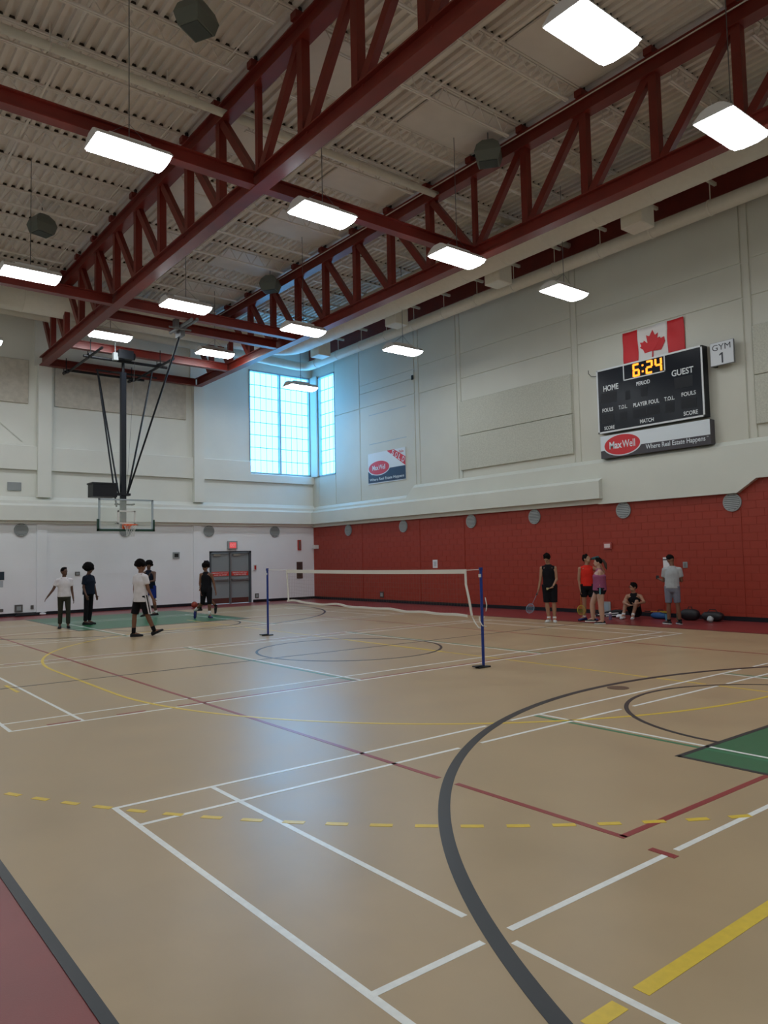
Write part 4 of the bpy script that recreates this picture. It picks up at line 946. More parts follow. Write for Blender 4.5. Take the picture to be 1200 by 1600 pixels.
    for s, nm in ((1, 'R'), (-1, 'L')):
        sh_ = CH + S * s * sw - spine * 0.058 * k
        ua = W(g_.get('arm' + nm, (0.05 * s * S.dot(rv), 0, -1))); fa = W(g_.get('fore' + nm, (0, 0, -1)))
        el = sh_ + ua * 0.285 * k; wr_ = el + fa * 0.25 * k
        ah = fat ** 0.7
        capsule(body, sh_, el, 0.050 * k * ah, 0.037 * k * ah); capsule(body, el, wr_, 0.037 * k * ah, 0.025 * k * ah)
        capsule(body, CH + S * s * 0.10 * k - spine * 0.05 * k, sh_, 0.055 * k, 0.052 * k)
        hd = W(g_.get('hand' + nm, g_.get('fore' + nm, (0, 0, -1))))
        pn = (Fc - hd * Fc.dot(hd)); pn = pn.normalized() if pn.length > 0.1 else hd.orthogonal().normalized()
        # palm plane spanned by hd and pn ; normal side = cross
        nn = hd.cross(pn).normalized()
        pc = wr_ + hd * 0.045 * k
        body.ball(pc, 0.041 * k, 0.018 * k, 0.05 * k, 12, 8, (pn, nn, hd))
        for i, (off, ln_) in enumerate(((0.029, 0.072), (0.010, 0.082), (-0.010, 0.077), (-0.028, 0.060))):
            b0 = pc + pn * off * k + hd * 0.030 * k; inn = nn * (-0.22 if nm == 'R' else 0.22)
            curl = g_.get('grip', 0.25) if isinstance(g_.get('grip', 0.25), float) else 0.25
            b1 = b0 + (hd + inn * 0.5).normalized() * ln_ * 0.5 * k; b2 = b1 + (hd + inn * (1 + curl * 6)).normalized() * ln_ * 0.5 * k
            capsule(body, b0, b1, 0.0095 * k, 0.009 * k, 8); capsule(body, b1, b2, 0.009 * k, 0.0078 * k, 8)
        tb = pc + pn * 0.030 * k - hd * 0.015 * k; capsule(body, tb, tb + (hd * 0.7 + pn * 0.7).normalized() * 0.055 * k, 0.011 * k, 0.009 * k, 8)
        arms[nm] = (sh_, el, wr_, ua, fa, wr_ + hd * 0.08 * k)
    lf_ = fat ** 1.0
    for nm, (hip, kn, an, toe, heel, fd, sh) in legs.items():
        capsule(body, hip, kn, 0.083 * k * lf_, 0.054 * k * lf_); capsule(body, kn, kn.lerp(an, 0.35), 0.052 * k * lf_, 0.056 * k * lf_); capsule(body, kn.lerp(an, 0.35), an, 0.055 * k * lf_, 0.036 * k * lf_)
        capsule(body, an, toe.lerp(heel, 0.2) + up * 0.01, 0.038 * k, 0.028 * k)
    remesh(body, 'body', mat('skin_' + look['skin'], SKIN[look['skin']], 0.5), root, 0.0085)
    # ---- clothes
    sc = look['shirt']; kind = look.get('cut', 'tee'); drop = look.get('drop', 0.02)
    mb = MB(); e_ = 0.022 * k
    top_w = {'tee': 0.168, 'tank': 0.142, 'sleeveless': 0.15}[kind] * k
    fx = look.get('loose', 1.08) * fat
    mz = 1.0
    loft(mb, [(P0 - spine * drop * k * 1.0 - spine * 0.0, 0.175 * k * fx, 0.130 * k * fx), (P0 + spine * 0.08 * k, 0.165 * k * fx, 0.122 * k * fx), (P0 + spine * 0.22 * k, 0.160 * k * fx, 0.116 * k * fx), (P0 + spine * 0.34 * k, 0.170 * k * fx, 0.124 * k * fx),
              (P0 + spine * 0.41 * k, (0.172 if kind == 'tee' else 0.150) * k, 0.118 * k), (P0 + spine * 0.465 * k, top_w * (0.88 if kind == 'tee' else 0.98), 0.095 * k), (P0 + spine * 0.505 * k, top_w * (0.62 if kind == 'tee' else 0.78), 0.080 * k), (P0 + spine * 0.54 * k, 0.070 * k, 0.062 * k)], S, Fc)
    if kind == 'tee':
        for s, nm in ((1, 'R'), (-1, 'L')):
            sh_, el, wr_, ua, fa, _ = arms[nm]
            capsule(mb, CH + S * s * 0.07 * k - spine * 0.045 * k, sh_, 0.064 * k, 0.068 * k)
            mb.tube(sh_ - ua * 0.01, sh_ + ua * look.get('sleeve', 0.17) * k, 0.068 * k, 0.070 * k, 14)
    elif kind == 'sleeveless':
        for s in (1, -1): capsule(mb, CH + S * s * 0.06 * k - spine * 0.045 * k, CH + S * s * 0.13 * k - spine * 0.055 * k, 0.062 * k, 0.062 * k)
    remesh(mb, 'shirt', sc, root, 0.012, 7)
    if look.get('neck_skin'):
        pass
    mb = MB(); pl = look['legs']   # (material, fraction of leg covered, looseness)
    mp, frac, lo = pl
    loft(mb, [(P0 - spine * 0.13 * k, 0.12 * k * fat, 0.10 * k * fat), (P0 - spine * 0.06 * k, 0.172 * k * fat, 0.126 * k * fat), (P0 + spine * 0.02 * k, 0.168 * k * fat, 0.122 * k * fat), (P0 + spine * 0.10 * k, 0.150 * k * fat, 0.112 * k * fat)], S, Fc)
    for nm, (hip, kn, an, toe, heel, fd, sh) in legs.items():
        if frac <= 1.0: mb.tube(hip - (kn - hip).normalized() * 0.03, hip.lerp(kn, frac), 0.092 * k * lo * fat, (0.092 - 0.020 * frac) * k * lo * fat, 16)
        else:
            capsule(mb, hip, kn, 0.094 * k * lo * fat, 0.066 * k * lo * fat); mb.tube(kn, kn.lerp(an, min(1.0, frac - 1.0)), 0.068 * k * lo, 0.058 * k * lo, 14)
            mb.ball(kn, 0.068 * k * lo, 0.068 * k * lo, 0.068 * k * lo)
    bt = remesh(mb, look.get('legs_name', 'shorts'), mp, root, 0.012, 3)
    if look.get('stripe'):
        for off in look['stripe'][1]:
            st_ = MB()
            for nm in look['stripe'][2]:
                hip, kn = legs[nm][0], legs[nm][1]; sd = S * (1 if nm == 'R' else -1); hit = 0.090 * k * lo * fat + 0.008
                a_ = (hip + sd * (0.09 * k * lo * fat + 0.006)); a_ += Fc * off; b_ = hip.lerp(kn, frac) + sd * (0.076 * k * lo * fat + 0.012) + Fc * off
                st_.bar(a_ + up * 0.03, b_, 0.03, 0.012, up=S)
            st_.build('side_stripe', look['stripe'][0], bt)
    for nm, (hip, kn, an, toe, heel, fd, sh) in legs.items():
        so = MB(); ups = (up * 0.9 - fd * up.dot(fd)).normalized(); sd = fd.cross(ups).normalized(); L_ = (toe - heel).length
        if look.get('sock'): so_c = MB().tube(an + sh * 0.01, an - sh * look['sock'][1] * k, 0.044 * k, 0.050 * k * look['sock'][2] if len(look['sock']) > 2 else 0.048 * k, 12).build('sock', look['sock'][0], root, smooth=True)
        b_ = heel - fd * 0.025 * k - ups * 0.028 * k
        tot = L_ + 0.065 * k
        up_secs = [(0.0, 0.026, 0.045, 0.0), (0.08, 0.036, 0.075, 0), (0.3, 0.038, 0.092, 0), (0.5, 0.042, 0.070, 0), (0.75, 0.046, 0.045, 0), (0.93, 0.036, 0.034, 0), (1.0, 0.018, 0.022, 0)]
        rr_ = []
        for t, hw, ht, _ in up_secs:
            c_ = b_ + fd * tot * t; rr_.append([c_ + sd * (hw * k * math.cos(q)) + ups * (max(0, math.sin(q)) * ht * k) + ups * 0.012 for q in [2 * math.pi * j / 14 for j in range(14)]])
        so.rings(rr_)
        shn = so.build('shoe', look['shoe'], root, smooth=True)
        sl = MB(); sl.rings([[b_ + fd * tot * t + sd * s_ * hw * k * 1.06 + ups * u_ for s_, u_ in ((-1, 0.0), (1, 0.0), (1, 0.024), (-1, 0.024))] for t, hw, ht, _ in up_secs])
        sl.build('sole', look.get('sole', m_dark), shn)
    # hair
    hr = look['hair']; hm = mat('hair_black', (0.006, 0.005, 0.005), 0.9, spec=0.1, bump=0.6, bscale=60)
    mb = MB(); hs_ = hr[1] * 1.09
    if hr[0] == 'afro':
        for i in range(42):
            a1, a2 = random.uniform(0, 6.28), random.uniform(-0.25, 1.0)
            d = HS * math.cos(a1) * math.cos(a2 * 1.4) + HF * (math.sin(a1) * math.cos(a2 * 1.4) - 0.25) + HU * math.sin(a2 * 1.4)
            mb.ball(HC + HU * 0.045 * k + d * 0.07 * k * hs_, 0.042 * k * hs_, 0.042 * k * hs_, 0.042 * k * hs_, 8, 6)
        mb.ball(HC + HU * 0.045 * k - HF * 0.02 * k, 0.085 * k * hs_, 0.088 * k * hs_, 0.075 * k * hs_, 14, 10, bs)
    else:
        mb.ball(HC + HU * 0.036 * k - HF * 0.020 * k, 0.081 * k * hs_, 0.094 * k * hs_, 0.092 * k * hs_, 16, 12, bs)
        for i in range(26):
            a1 = random.uniform(0, 6.28); d = HS * math.cos(a1) + HF * (math.sin(a1) - 0.15)
            mb.ball(HC + HU * (0.097 + random.uniform(-0.02, 0.025)) * k + d * 0.048 * k, 0.032 * k, 0.032 * k, 0.026 * k, 8, 6)
    if hr[0] == 'ponytail':
        tl = MB().path([HC + HU * 0.06 * k - HF * 0.08 * k, HC - HF * 0.14 * k + HU * 0.05 * k, HC - HF * 0.19 * k - HU * 0.03 * k, HC - HF * 0.20 * k - HU * 0.12 * k, HC - HF * 0.22 * k - HU * 0.18 * k], [0.03 * k, 0.038 * k, 0.04 * k, 0.034 * k, 0.01 * k], 10)
        tl.build('ponytail', mat('hair_brown', (0.05, 0.03, 0.022), 0.7, bump=0.6, bscale=60), root, smooth=True)
    remesh(mb, 'hair', hm, root, 0.010, 2)
    for s in (1, -1):
        MB().ball(HC + HS * s * 0.030 * k + HU * 0.014 * k + HF * 0.091 * k, 0.012 * k, 0.006 * k, 0.006 * k, 8, 6, bs).build('eye', mat('eye_dark', (0.02, 0.014, 0.012), 0.2), root, smooth=True)
    MB().ball(HC - HU * 0.052 * k + HF * 0.094 * k, 0.021 * k, 0.005 * k, 0.005 * k, 8, 6, bs).build('lips', mat('lips_' + look['skin'], tuple(c_ * 0.6 for c_ in SKIN[look['skin']]), 0.5), root, smooth=True)
    if look.get('glasses'):
        gl = MB()
        for s in (1, -1): gl.path([HC + HS * (s * 0.032 + 0.024 * math.cos(t)) * k + HU * (0.014 + 0.018 * math.sin(t)) * k + HF * 0.104 * k for t in [i * math.pi / 5 for i in range(11)]], 0.0025, 5).tube(HC + HS * s * 0.056 * k + HU * 0.016 * k + HF * 0.094 * k, HC + HS * s * 0.078 * k + HU * 0.012 * k, 0.0025, n=5)
        gl.build('glasses', m_dark, root)
    return dict(root=root, arms=arms, legs=legs, HC=HC, HF=HF, HU=HU, HS=HS, k=k, W=W, pos=pos, S=S, F=Fv, P0=P0, CH=CH, rv=rv, v=v)
def at_world(pd, q): return pd['pos'] + q

white_cotton = cloth('white_cotton', (0.66, 0.64, 0.68)); black_cloth = cloth('black_sports_cloth', (0.010, 0.010, 0.013)); navy_cloth = cloth('navy_black_cotton', (0.010, 0.014, 0.026))
olive = cloth('dark_olive_trousers', (0.035, 0.036, 0.028)); redc = cloth('red_sports_cloth', (0.62, 0.030, 0.020)); purple = cloth('mauve_sports_cloth', (0.27, 0.075, 0.15)); greyc = cloth('light_grey_cotton', (0.36, 0.38, 0.40)); greys = cloth('grey_short_cloth', (0.17, 0.18, 0.23)); blue_c = cloth('royal_blue_cloth', (0.015, 0.03, 0.20))
shoe_black = mat('black_shoe', (0.010, 0.011, 0.013), 0.6, spec=0.2); shoe_white = mat('white_shoe', (0.60, 0.62, 0.62), 0.5); shoe_blue = mat('blue_shoe', (0.010, 0.022, 0.15), 0.5)
sock_w = cloth('white_sock', (0.66, 0.66, 0.66)); sock_b = cloth('black_sock', (0.01, 0.01, 0.012))
sole_w = mat('white_sole', (0.62, 0.62, 0.62), 0.5)

person('person in white t-shirt and olive trousers walking forward with arms out, at far left', (-12.66, -6.75), 1.69, 172,
       dict(armR=(-0.42, 0, -0.9), foreR=(-0.62, -0.1, -0.85), armL=(0.12, 0, -1), foreL=(0.15, -0.1, -1), thighR=(-0.03, 0.12, -1), shinR=(-0.02, 0.1, -1), thighL=(0.05, -0.12, -1), shinL=(0.0, 0.02, -1), face=140, footR=(-0.1, -1, -0.1), footL=(0.1, -1, 0)),
       dict(skin='dark', shirt=white_cotton, cut='tee', drop=0.03, loose=1.06, legs=(olive, 1.93, 1.0), legs_name='trousers', shoe=shoe_black, hair=('short', 1.0)))
person('person with a big afro in loose black t-shirt and black trousers, second from left', (-11.78, -6.05), 1.76, 125,
       dict(spine=(-0.02, 0, 1), armR=(-0.12, -0.05, -1), foreR=(0.30, -0.3, -0.9), armL=(0.22, 0, -1), foreL=(0.22, 0, -1), thighR=(-0.05, -0.05, -1), shinR=(-0.06, 0, -1), thighL=(0.0, 0.05, -1), shinL=(-0.10, 0.0, -1), face=115, neck=(0.12, 0, 1), footR=(0.95, -0.4, 0), footL=(0.9, -0.5, 0)),
       dict(skin='dark', shirt=navy_cloth, cut='tee', drop=0.05, loose=1.22, sleeve=0.2, legs=(black_cloth, 1.93, 0.95), legs_name='trousers', shoe=shoe_black, hair=('afro', 1.45)))
p3 = person('person in long white t-shirt and black striped shorts striding right, back to the camera', (-12.05, -10.95), 1.84, 55,
       dict(spine=(0.0, 0.0, 1), armR=(0.22, -0.08, -1), foreR=(0.42, 0, -0.9), armL=(-0.12, 0.1, -1), foreL=(0.05, 0.2, -1), thighL=(-0.20, -0.02, -1), shinL=(-0.05, 0, -1), thighR=(0.22, 0.05, -1), shinR=(0.42, 0.1, -1), face=75, neck=(0.03, 0, 1), footL=(0.95, 0.1, 0), footR=(0.85, 0.1, 0.38)),
       dict(skin='brown', shirt=white_cotton, cut='tee', drop=0.12, loose=1.14, sleeve=0.17, legs=(black_cloth, 0.93, 1.18), stripe=(white_cotton, (-0.02, 0.05), 'R'), shoe=shoe_black, sock=(sock_b, 0.12), hair=('afro', 1.12)))
p4 = person('person in dark tank top and blue shorts with arms crossed, by the white wall', (-9.26, -4.30), 1.82, 195,
       dict(spine=(-0.10, 0, 1), armR=(0.15, -0.2, -0.9), armL=(-0.0, -0.45, -0.75), foreL=(-0.80, -0.4, -0.12), foreR=(0.35, -0.5, 0.55), thighR=(-0.1, 0, -1), shinR=(0.02, 0.05, -1), thighL=(0.05, 0, -1), shinL=(0.16, 0.05, -1), face=200, neck=(0.05, 0, 1), footR=(-0.8, -0.4, -0.1), footL=(-0.8, -0.4, 0)),
       dict(skin='dark', shirt=navy_cloth, cut='tank', drop=0.06, loose=1.0, legs=(blue_c, 0.85, 1.08), stripe=(white_cotton, (0.0,), 'L'), shoe=shoe_black, sock=(sock_w, 0.07), hair=('afro', 1.15)))
p5 = person('person in black tank top and long black shorts jogging in front of the doors', (-8.50, -6.95), 1.72, 205,
       dict(spine=(0.0, 0, 1), armR=(-0.12, 0, -1), foreR=(0.12, -0.25, -1), armL=(0.28, 0.0, -1), foreL=(0.20, -0.2, -1), thighR=(-0.08, 0.12, -1), shinR=(-0.55, 0.45, -0.62), thighL=(0.04, -0.05, -1), shinL=(0.0, 0.03, -1), face=235, neck=(-0.15, 0, 1), footR=(-0.1, -0.15, -1), footL=(0.35, -0.9, 0)),
       dict(skin='brown', shirt=black_cloth, cut='tank', drop=0.05, loose=1.0, legs=(black_cloth, 1.04, 1.15), shoe=shoe_blue, sock=(sock_w, 0.14), hair=('afro', 1.15)))
p6 = person('person in white shirt and red-black shorts, mostly hidden behind the jogger', (-7.55, -4.9), 1.74, 260,
       dict(spine=(0.0, 0, 1), armR=(-0.1, 0, -1), foreR=(-0.4, 0, -0.9), armL=(0.1, 0, -1), foreL=(0.0, 0, -1), thighR=(-0.1, 0, -1), shinR=(-0.4, 0.1, -1), thighL=(0.12, 0.05, -1), shinL=(0.75, 0.15, -0.9), face=260, footR=(-1, 0, 0), footL=(-0.15, -0.1, -1)),
       dict(skin='brown', shirt=white_cotton, cut='tee', drop=0.03, legs=(cloth('dark_red_shorts', (0.035, 0.008, 0.01)), 0.9, 1.1), shoe=shoe_black, sock=(sock_b, 0.06), hair=('short', 1.08)))
p7 = person('person in black sleeveless top and black shorts looking down, holding a racket', (-3.05, -15.98), 1.80, 185,
       dict(spine=(-0.04, 0, 1), armR=(-0.14, 0.02, -1), foreR=(-0.22, -0.1, -1), armL=(0.12, -0.05, -1), foreL=(-0.42, -0.35, -0.75), handR=(-0.3, -0.2, -1), handL=(-0.8, -0.3, -0.25), thighR=(0.02, 0.0, -1), shinR=(0.09, 0, -1), thighL=(0.02, -0.02, -1), shinL=(0.0, 0, -1), face=200, nod=38, neck=(-0.12, -0.22, 1), footR=(-0.35, -0.9, 0), footL=(0.1, -1, 0)),
       dict(skin='tan', shirt=black_cloth, cut='sleeveless', drop=0.12, loose=0.98, shoulder=0.165, legs=(black_cloth, 0.98, 1.2), shoe=shoe_white, sole=sole_w, sock=(sock_w, 0.05), hair=('short', 1.04)))
p8 = person('person in red sleeveless shirt drinking from a teal bottle by the red wall', (-2.1, -16.45), 1.75, 175,
       dict(spine=(0.02, 0, 1), armR=(-0.12, 0, -1), foreR=(0.10, -0.12, -1), armL=(0.75, -0.05, -0.30), foreL=(-0.30, -0.35, 0.75), thighR=(0.02, 0, -1), shinR=(-0.03, 0, -1), thighL=(0.1, 0, -1), shinL=(0.05, 0, -1), face=128, nod=-22, neck=(0.06, 0, 1), footR=(-0.7, -0.6, 0), footL=(0.4, -0.9, 0)),
       dict(skin='tan', shirt=redc, cut='sleeveless', drop=0.02, loose=1.0, legs=(black_cloth, 0.7, 1.1), shoe=shoe_blue, sock=(sock_w, 0.04), hair=('short', 1.03)))
p9 = person('person with a ponytail in a mauve tank top and short black shorts, facing left', (-2.70, -17.28), 1.66, 262,
       dict(spine=(0.0, 0, 1), armL=(-0.05, -0.1, -1), foreL=(-0.04, -0.12, -1), armR=(-0.1, 0.15, -1), foreR=(-0.2, 0.1, -1), thighR=(-0.42, 0.0, -0.9), shinR=(0.0, 0, -1), thighL=(0.0, -0.05, -1), shinL=(0.06, 0.02, -1), face=265, neck=(-0.14, 0, 1), footL=(-0.98, -0.1, 0), footR=(-0.98, 0, 0)),
       dict(skin='pale', shirt=purple, cut='tank', drop=0.04, loose=1.06, fat=1.34, shoulder=0.155, legs=(black_cloth, 0.32, 1.06), stripe=(mat('teal_stripe', (0.12, 0.30, 0.34), 0.8), (0.03,), 'L'), shoe=shoe_black, sole=sole_w, hair=('ponytail', 1.0)))
p10 = person('person with glasses in black tank top sitting against the red wall hugging their knees', (-0.66, -16.92), 1.72, 190,
       dict(seat=0.16, spine=(-0.03, -0.18, 1), armR=(-0.34, -0.72, -0.55), foreR=(0.50, -0.75, -0.22), armL=(0.30, -0.78, -0.5), foreL=(-0.62, -0.65, -0.10), handL=(-1, -0.1, 0), handR=(1, -0.1, 0), thighR=(-0.34, -0.70, 0.80), shinR=(-0.22, -0.30, -0.95), thighL=(-0.08, -0.78, 0.76), shinL=(-0.30, -0.30, -0.95), face=235, neck=(-0.05, -0.15, 1), footR=(-0.35, -0.95, -0.03), footL=(-0.1, -1, -0.03)),
       dict(skin='tan', shirt=black_cloth, cut='tank', drop=0.04, loose=0.98, glasses=True, legs=(black_cloth, 0.62, 1.05), shoe=shoe_white, sole=sole_w, sock=(sock_w, 0.05), hair=('short', 1.05)), seated=True)
p11 = person('person in light grey t-shirt and grey shorts facing the wall, looking down at a phone', (-1.80, -18.72), 1.70, 8,
       dict(spine=(0.04, 0.05, 1), armL=(-0.14, 0.15, -1), foreL=(-0.40, 0.85, 0.15), armR=(0.14, 0.12, -1), foreR=(-0.42, 0.8, 0.1), thighL=(-0.02, 0, -1), shinL=(-0.03, 0.0, -1), thighR=(0.06, 0, -1), shinR=(0.10, 0, -1), face=-35, nod=40, neck=(-0.18, 0.25, 1), footL=(-0.55, 0.6, 0), footR=(-0.3, 0.8, 0)),
       dict(skin='brown', shirt=greyc, cut='tee', drop=0.03, loose=1.06, sleeve=0.19, legs=(greys, 0.88, 1.12), shoe=shoe_black, sole=sole_w, sock=(sock_b, 0.04), hair=('short', 1.0)))

# ------------------------------------------------------------------ held things
def racket(hand, d, nrm, label, col_, head_m):
    hand = Vector(hand); d = Vector(d).normalized(); nrm = Vector(nrm); nrm = (nrm - d * nrm.dot(d)).normalized(); sd = d.cross(nrm)
    r = empty('badminton_racket', hand); tag(r, label, 'racket')
    MB().tube(-d * 0.07, d * 0.09, 0.015, n=8).build('grip', m_dark, r)
    MB().tube(d * 0.09, d * 0.36, 0.0045, n=6).build('shaft', col_, r)
    c_ = d * 0.48; pts = [c_ + d * 0.125 * math.cos(t) + sd * 0.098 * math.sin(t) for t in [i * math.pi / 12 for i in range(25)]]
    MB().path(pts, 0.007, 6).build('head_frame', col_, r)
    sg = MB()
    for i in range(-7, 8):
        o_ = i * 0.0125; hh_ = 0.125 * math.sqrt(1 - (o_ / 0.098) ** 2); sg.bar(c_ + sd * o_ - d * hh_, c_ + sd * o_ + d * hh_, 0.0016, 0.0016)
    for i in range(-8, 9):
        o_ = i * 0.0142; hh_ = 0.098 * math.sqrt(1 - (o_ / 0.125) ** 2); sg.bar(c_ + d * o_ - sd * hh_, c_ + d * o_ + sd * hh_, 0.0016, 0.0016)
    sg.build('strings', head_m, r); return r
m_rb = mat('pale_blue_frame', (0.18, 0.30, 0.42), 0.4); m_ry = mat('yellow_frame', (0.50, 0.42, 0.03), 0.4)
a = p7['arms']['R']; racket(at_world(p7, a[5]), p7['W']((-0.42, -0.15, -0.85)), p7['W']((0.1, -1, 0.1)), 'pale blue racket hanging from the hand of the black sleeveless player', m_rb, m_rb)
a = p8['arms']['R']; racket(at_world(p8, a[5]), p8['W']((0.0, -0.12, -1)), p8['W']((0.1, -1, 0.1)), 'yellow racket held down by the player in red', m_ry, m_ry)
# shuttlecock in the hand of the black sleeveless player
a = p7['arms']['L']; q = at_world(p7, a[5]); sk = empty('shuttlecock', q); tag(sk, 'yellowish shuttlecock in the hand of the black sleeveless player', 'shuttlecock')
MB().ball((0, 0, 0), 0.013, 0.013, 0.013).build('cork', m_paper, sk, smooth=True); dd = p7['W']((-1, -0.3, -0.2)); MB().tube(dd * 0.01, dd * 0.075, 0.014, 0.034, 12, cap=False).build('skirt', mat('pale_yellow_feather', (0.66, 0.60, 0.30), 0.7), sk)
# teal bottle: from the mouth towards the raised hand
mo = at_world(p8, p8['HC'] + p8['HF'] * 0.11 - p8['HU'] * 0.045); dd = p8['W']((0.95, -0.35, 0.22))
bo = empty('water_bottle', mo); tag(bo, 'dark teal bottle raised to the mouth of the player in red', 'bottle')
MB().tube((0, 0, 0), dd * 0.05, 0.014, 0.03, 12).build('bottle_neck', m_dark, bo); MB().path([dd * 0.05, dd * 0.07, dd * 0.22, dd * 0.235], [0.03, 0.037, 0.037, 0.03], 14).build('bottle_body', mat('teal_bottle', (0.01, 0.07, 0.085), 0.3), bo)
# phone
q = at_world(p11, (p11['arms']['L'][5] + p11['arms']['R'][5]) / 2 + Vector((0, 0, 0.02)))
q = at_world(p11, p11['arms']['L'][5] + p11['W']((-0.05, 0.2, 0.3)) * 0.03)
ph = empty('mobile_phone', q); pr_, pv = p11['rv'], p11['v']
MB().bar(-pv * 0.07 - Vector((0, 0, 0.02)), pv * 0.07 + Vector((0, 0, 0.04)), 0.072, 0.009).build('phone_body', m_dark, ph); tag(ph, 'dark phone in the hands of the grey shirt man', 'phone')
# wristband on the woman, watch strap
for pd, nm, cl in ((p9, 'L', m_dark), (p7, 'L', m_dark)):
    a = pd['arms'][nm]; MB().disc(a[2] - a[4] * 0.03, a[4], 0.034 * (1.12 if pd is p9 else 1.0), 0.02, 14).build('wristband', cl, pd['root'])

# ------------------------------------------------------------------ ball and bags
bl = MB().ball((0, 0, 0), 0.121, 0.121, 0.121, 24, 16).build('basketball', mat('basketball_rubber', (0.32, 0.05, 0.025), 0.5, bump=0.3, bscale=200), smooth=True); bl.location = (-6.42, -1.42, 0.123); tag(bl, 'reddish basketball on the red floor border left of the doors', 'ball')
sm_ = MB()
for axs in ((Vector((1, 0, 0)), Vector((0, 1, 0))), (Vector((1, 0, 0)), Vector((0, 0, 1))), (Vector((0, 1, 0)), Vector((0, 0, 1)))):
    sm_.path([(axs[0] * math.cos(t) + axs[1] * math.sin(t)) * 0.121 for t in [i * math.pi / 16 for i in range(33)]], 0.0025, 5)
sm_.build('ball_seam', m_slot, bl)
def blob(name, c, s, rz, m_, label, cat, parts=()):
    r = empty(name, (c[0], c[1], 0), rz); tag(r, label, cat)
    mb = MB(); mb.ball((0, 0, s[2]), s[0], s[1], s[2], 20, 12); mb.v = [(x_ * (1 - 0.25 * abs(x_ / s[0]) * 0), y_, max(0.0, z_)) for x_, y_, z_ in mb.v]
    # squared-off soft bag
    mb.v = [(math.copysign(abs(x_ / s[0]) ** 0.6 * s[0], x_) if s[0] else x_, math.copysign(abs(y_ / s[1]) ** 0.6 * s[1], y_), z_) for x_, y_, z_ in mb.v]
    mb.build('bag_body', m_, r, smooth=True)
    for p_ in parts: p_(r)
    return r
nyl = mat('black_nylon', (0.010, 0.010, 0.013), 0.55, bump=0.3, bscale=20)
def handle(sx, z, m_): return lambda r: MB().path([(-sx, 0, z), (-sx * 0.6, 0.0, z + 0.07), (sx * 0.6, 0.0, z + 0.07), (sx, 0, z)], 0.012, 6).build('handle', m_, r)
def zipper(sx, z, y): return lambda r: MB().bar((-sx, y, z), (sx, y, z), 0.008, 0.012).build('zipper', m_grey_metal, r)
# long racket bag, flat, tapering
rb = empty('racket_bag', (-0.72, -16.15, 0), math.radians(-75)); tag(rb, 'long flat black racket bag with white trim left of the seated player', 'bag')
mb = MB(); mb.rings([[(x_, -w_ / 2, 0.0), (x_, w_ / 2, 0.0), (x_, w_ / 2 * 0.85, h_), (x_, -w_ / 2 * 0.85, h_)] for x_, w_, h_ in ((-0.42, 0.08, 0.05), (-0.3, 0.14, 0.08), (0.0, 0.26, 0.16), (0.25, 0.30, 0.20), (0.38, 0.26, 0.18))]); bevel(mb.build('bag_body', nyl, rb), 0.015)
MB().bar((-0.3, -0.085, 0.05), (0.3, -0.16, 0.12), 0.03, 0.02).bar((-0.05, -0.135, 0.03), (0.3, -0.165, 0.06), 0.035, 0.02).build('white_trim', m_paper, rb)
MB().bar((-0.2, 0, 0.11), (0.2, 0, 0.2), 0.03, 0.01).build('strap', nyl, rb)
tw = MB().ball((0, 0, 0.05), 0.15, 0.10, 0.05, 14, 8); tw.v = [(x_, y_, z_ + 0.015 * math.sin(x_ * 60) * math.cos(y_ * 50)) for x_, y_, z_ in tw.v]; tw = tw.build('towel', m_paper, smooth=True); tw.location = (-1.05, -16.72, 0.012); tag(tw, 'crumpled white towel beside the seated player’s shoes', 'towel')
blob('duffel_bag', (-0.55, -17.62, 0), (0.26, 0.14, 0.085), math.radians(-80), mat('blue_nylon', (0.015, 0.09, 0.28), 0.5), 'low blue sports bag right of the seated player', 'bag', (handle(0.1, 0.16, nyl), zipper(0.2, 0.165, -0.03)))
racket((-0.75, -17.35, 0.20), (0.15, -0.95, -0.02), (0.3, 0, 1), 'yellow racket lying on top of the blue sports bag', m_ry, m_ry)
cupm = empty('drink_tumbler', (-0.85, -17.98, 0)); tag(cupm, 'light blue tumbler standing between the bags', 'tumbler')
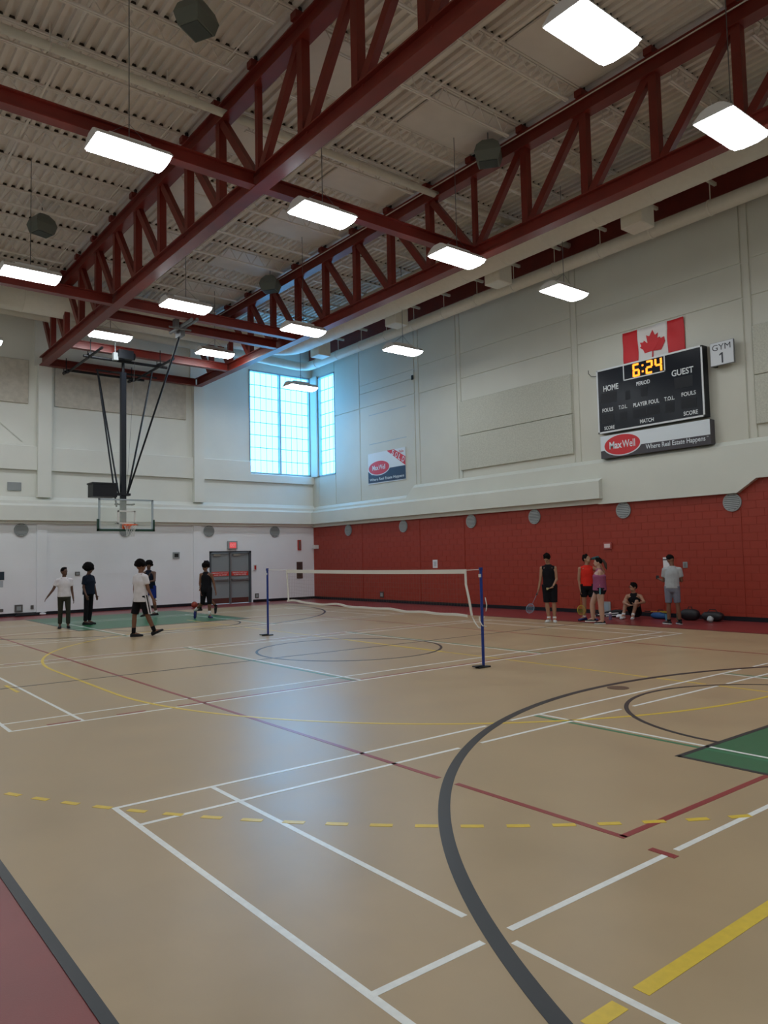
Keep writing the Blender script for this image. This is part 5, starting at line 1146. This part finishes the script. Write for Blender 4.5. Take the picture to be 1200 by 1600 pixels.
MB().tube((0, 0, 0), (0, 0, 0.17), 0.05, 0.06, 16).build('cup', mat('light_blue_plastic', (0.06, 0.22, 0.34), 0.4), cupm); MB().disc((0, 0, 0.178), (0, 0, 1), 0.062, 0.018, 16).build('cup_lid', m_dark, cupm)
blob('backpack', (-0.50, -18.42, 0), (0.24, 0.15, 0.145), math.radians(-85), nyl, 'rounded black backpack against the wall, left of the grey shirt man', 'bag', (handle(0.06, 0.27, nyl), zipper(0.15, 0.2, -0.12)))
bt_ = empty('water_bottle', (-0.75, -18.22, 0)); tag(bt_, 'olive brown bottle standing before the backpack', 'bottle')
MB().path([(0, 0, 0), (0, 0, 0.19), (0, 0, 0.22)], [0.036, 0.036, 0.022], 14).build('bottle_body', mat('olive_bottle', (0.10, 0.085, 0.055), 0.3), bt_); MB().disc((0, 0, 0.235), (0, 0, 1), 0.024, 0.03, 12).build('bottle_cap', m_dark, bt_)
blob('duffel_bag', (-0.42, -18.98, 0), (0.27, 0.16, 0.12), math.radians(-85), nyl, 'wide black duffel bag behind the legs of the grey shirt man', 'bag', (handle(0.12, 0.22, nyl), zipper(0.2, 0.22, -0.05)))
sb_ = MB().ball((0, 0, 0.085), 0.085, 0.075, 0.085, 14, 10); sb_.v = [(x_ + 0.012 * math.sin(z_ * 70), y_ + 0.012 * math.sin(x_ * 60), z_) for x_, y_, z_ in sb_.v]; sb_ = sb_.build('plastic_bag', mat('pale_plastic', (0.42, 0.47, 0.48), 0.25), smooth=True); sb_.location = (-0.85, -19.14, 0); tag(sb_, 'pale knotted plastic bag at the right end of the bags', 'bag')
bt_ = empty('water_bottle', (-1.55, -16.75, 0)); tag(bt_, 'squat white and mauve bottle on the red floor behind the woman', 'bottle')
MB().path([(0, 0, 0), (0, 0, 0.12), (0, 0, 0.15)], [0.04, 0.042, 0.03], 14).build('bottle_body', mat('mauve_bottle', (0.16, 0.12, 0.22), 0.3), bt_); MB().ball((0, 0, 0.175), 0.035, 0.035, 0.03).build('bottle_cap', m_paper, bt_, smooth=True)
print('OBJECTS TOTAL', len(bpy.data.objects))
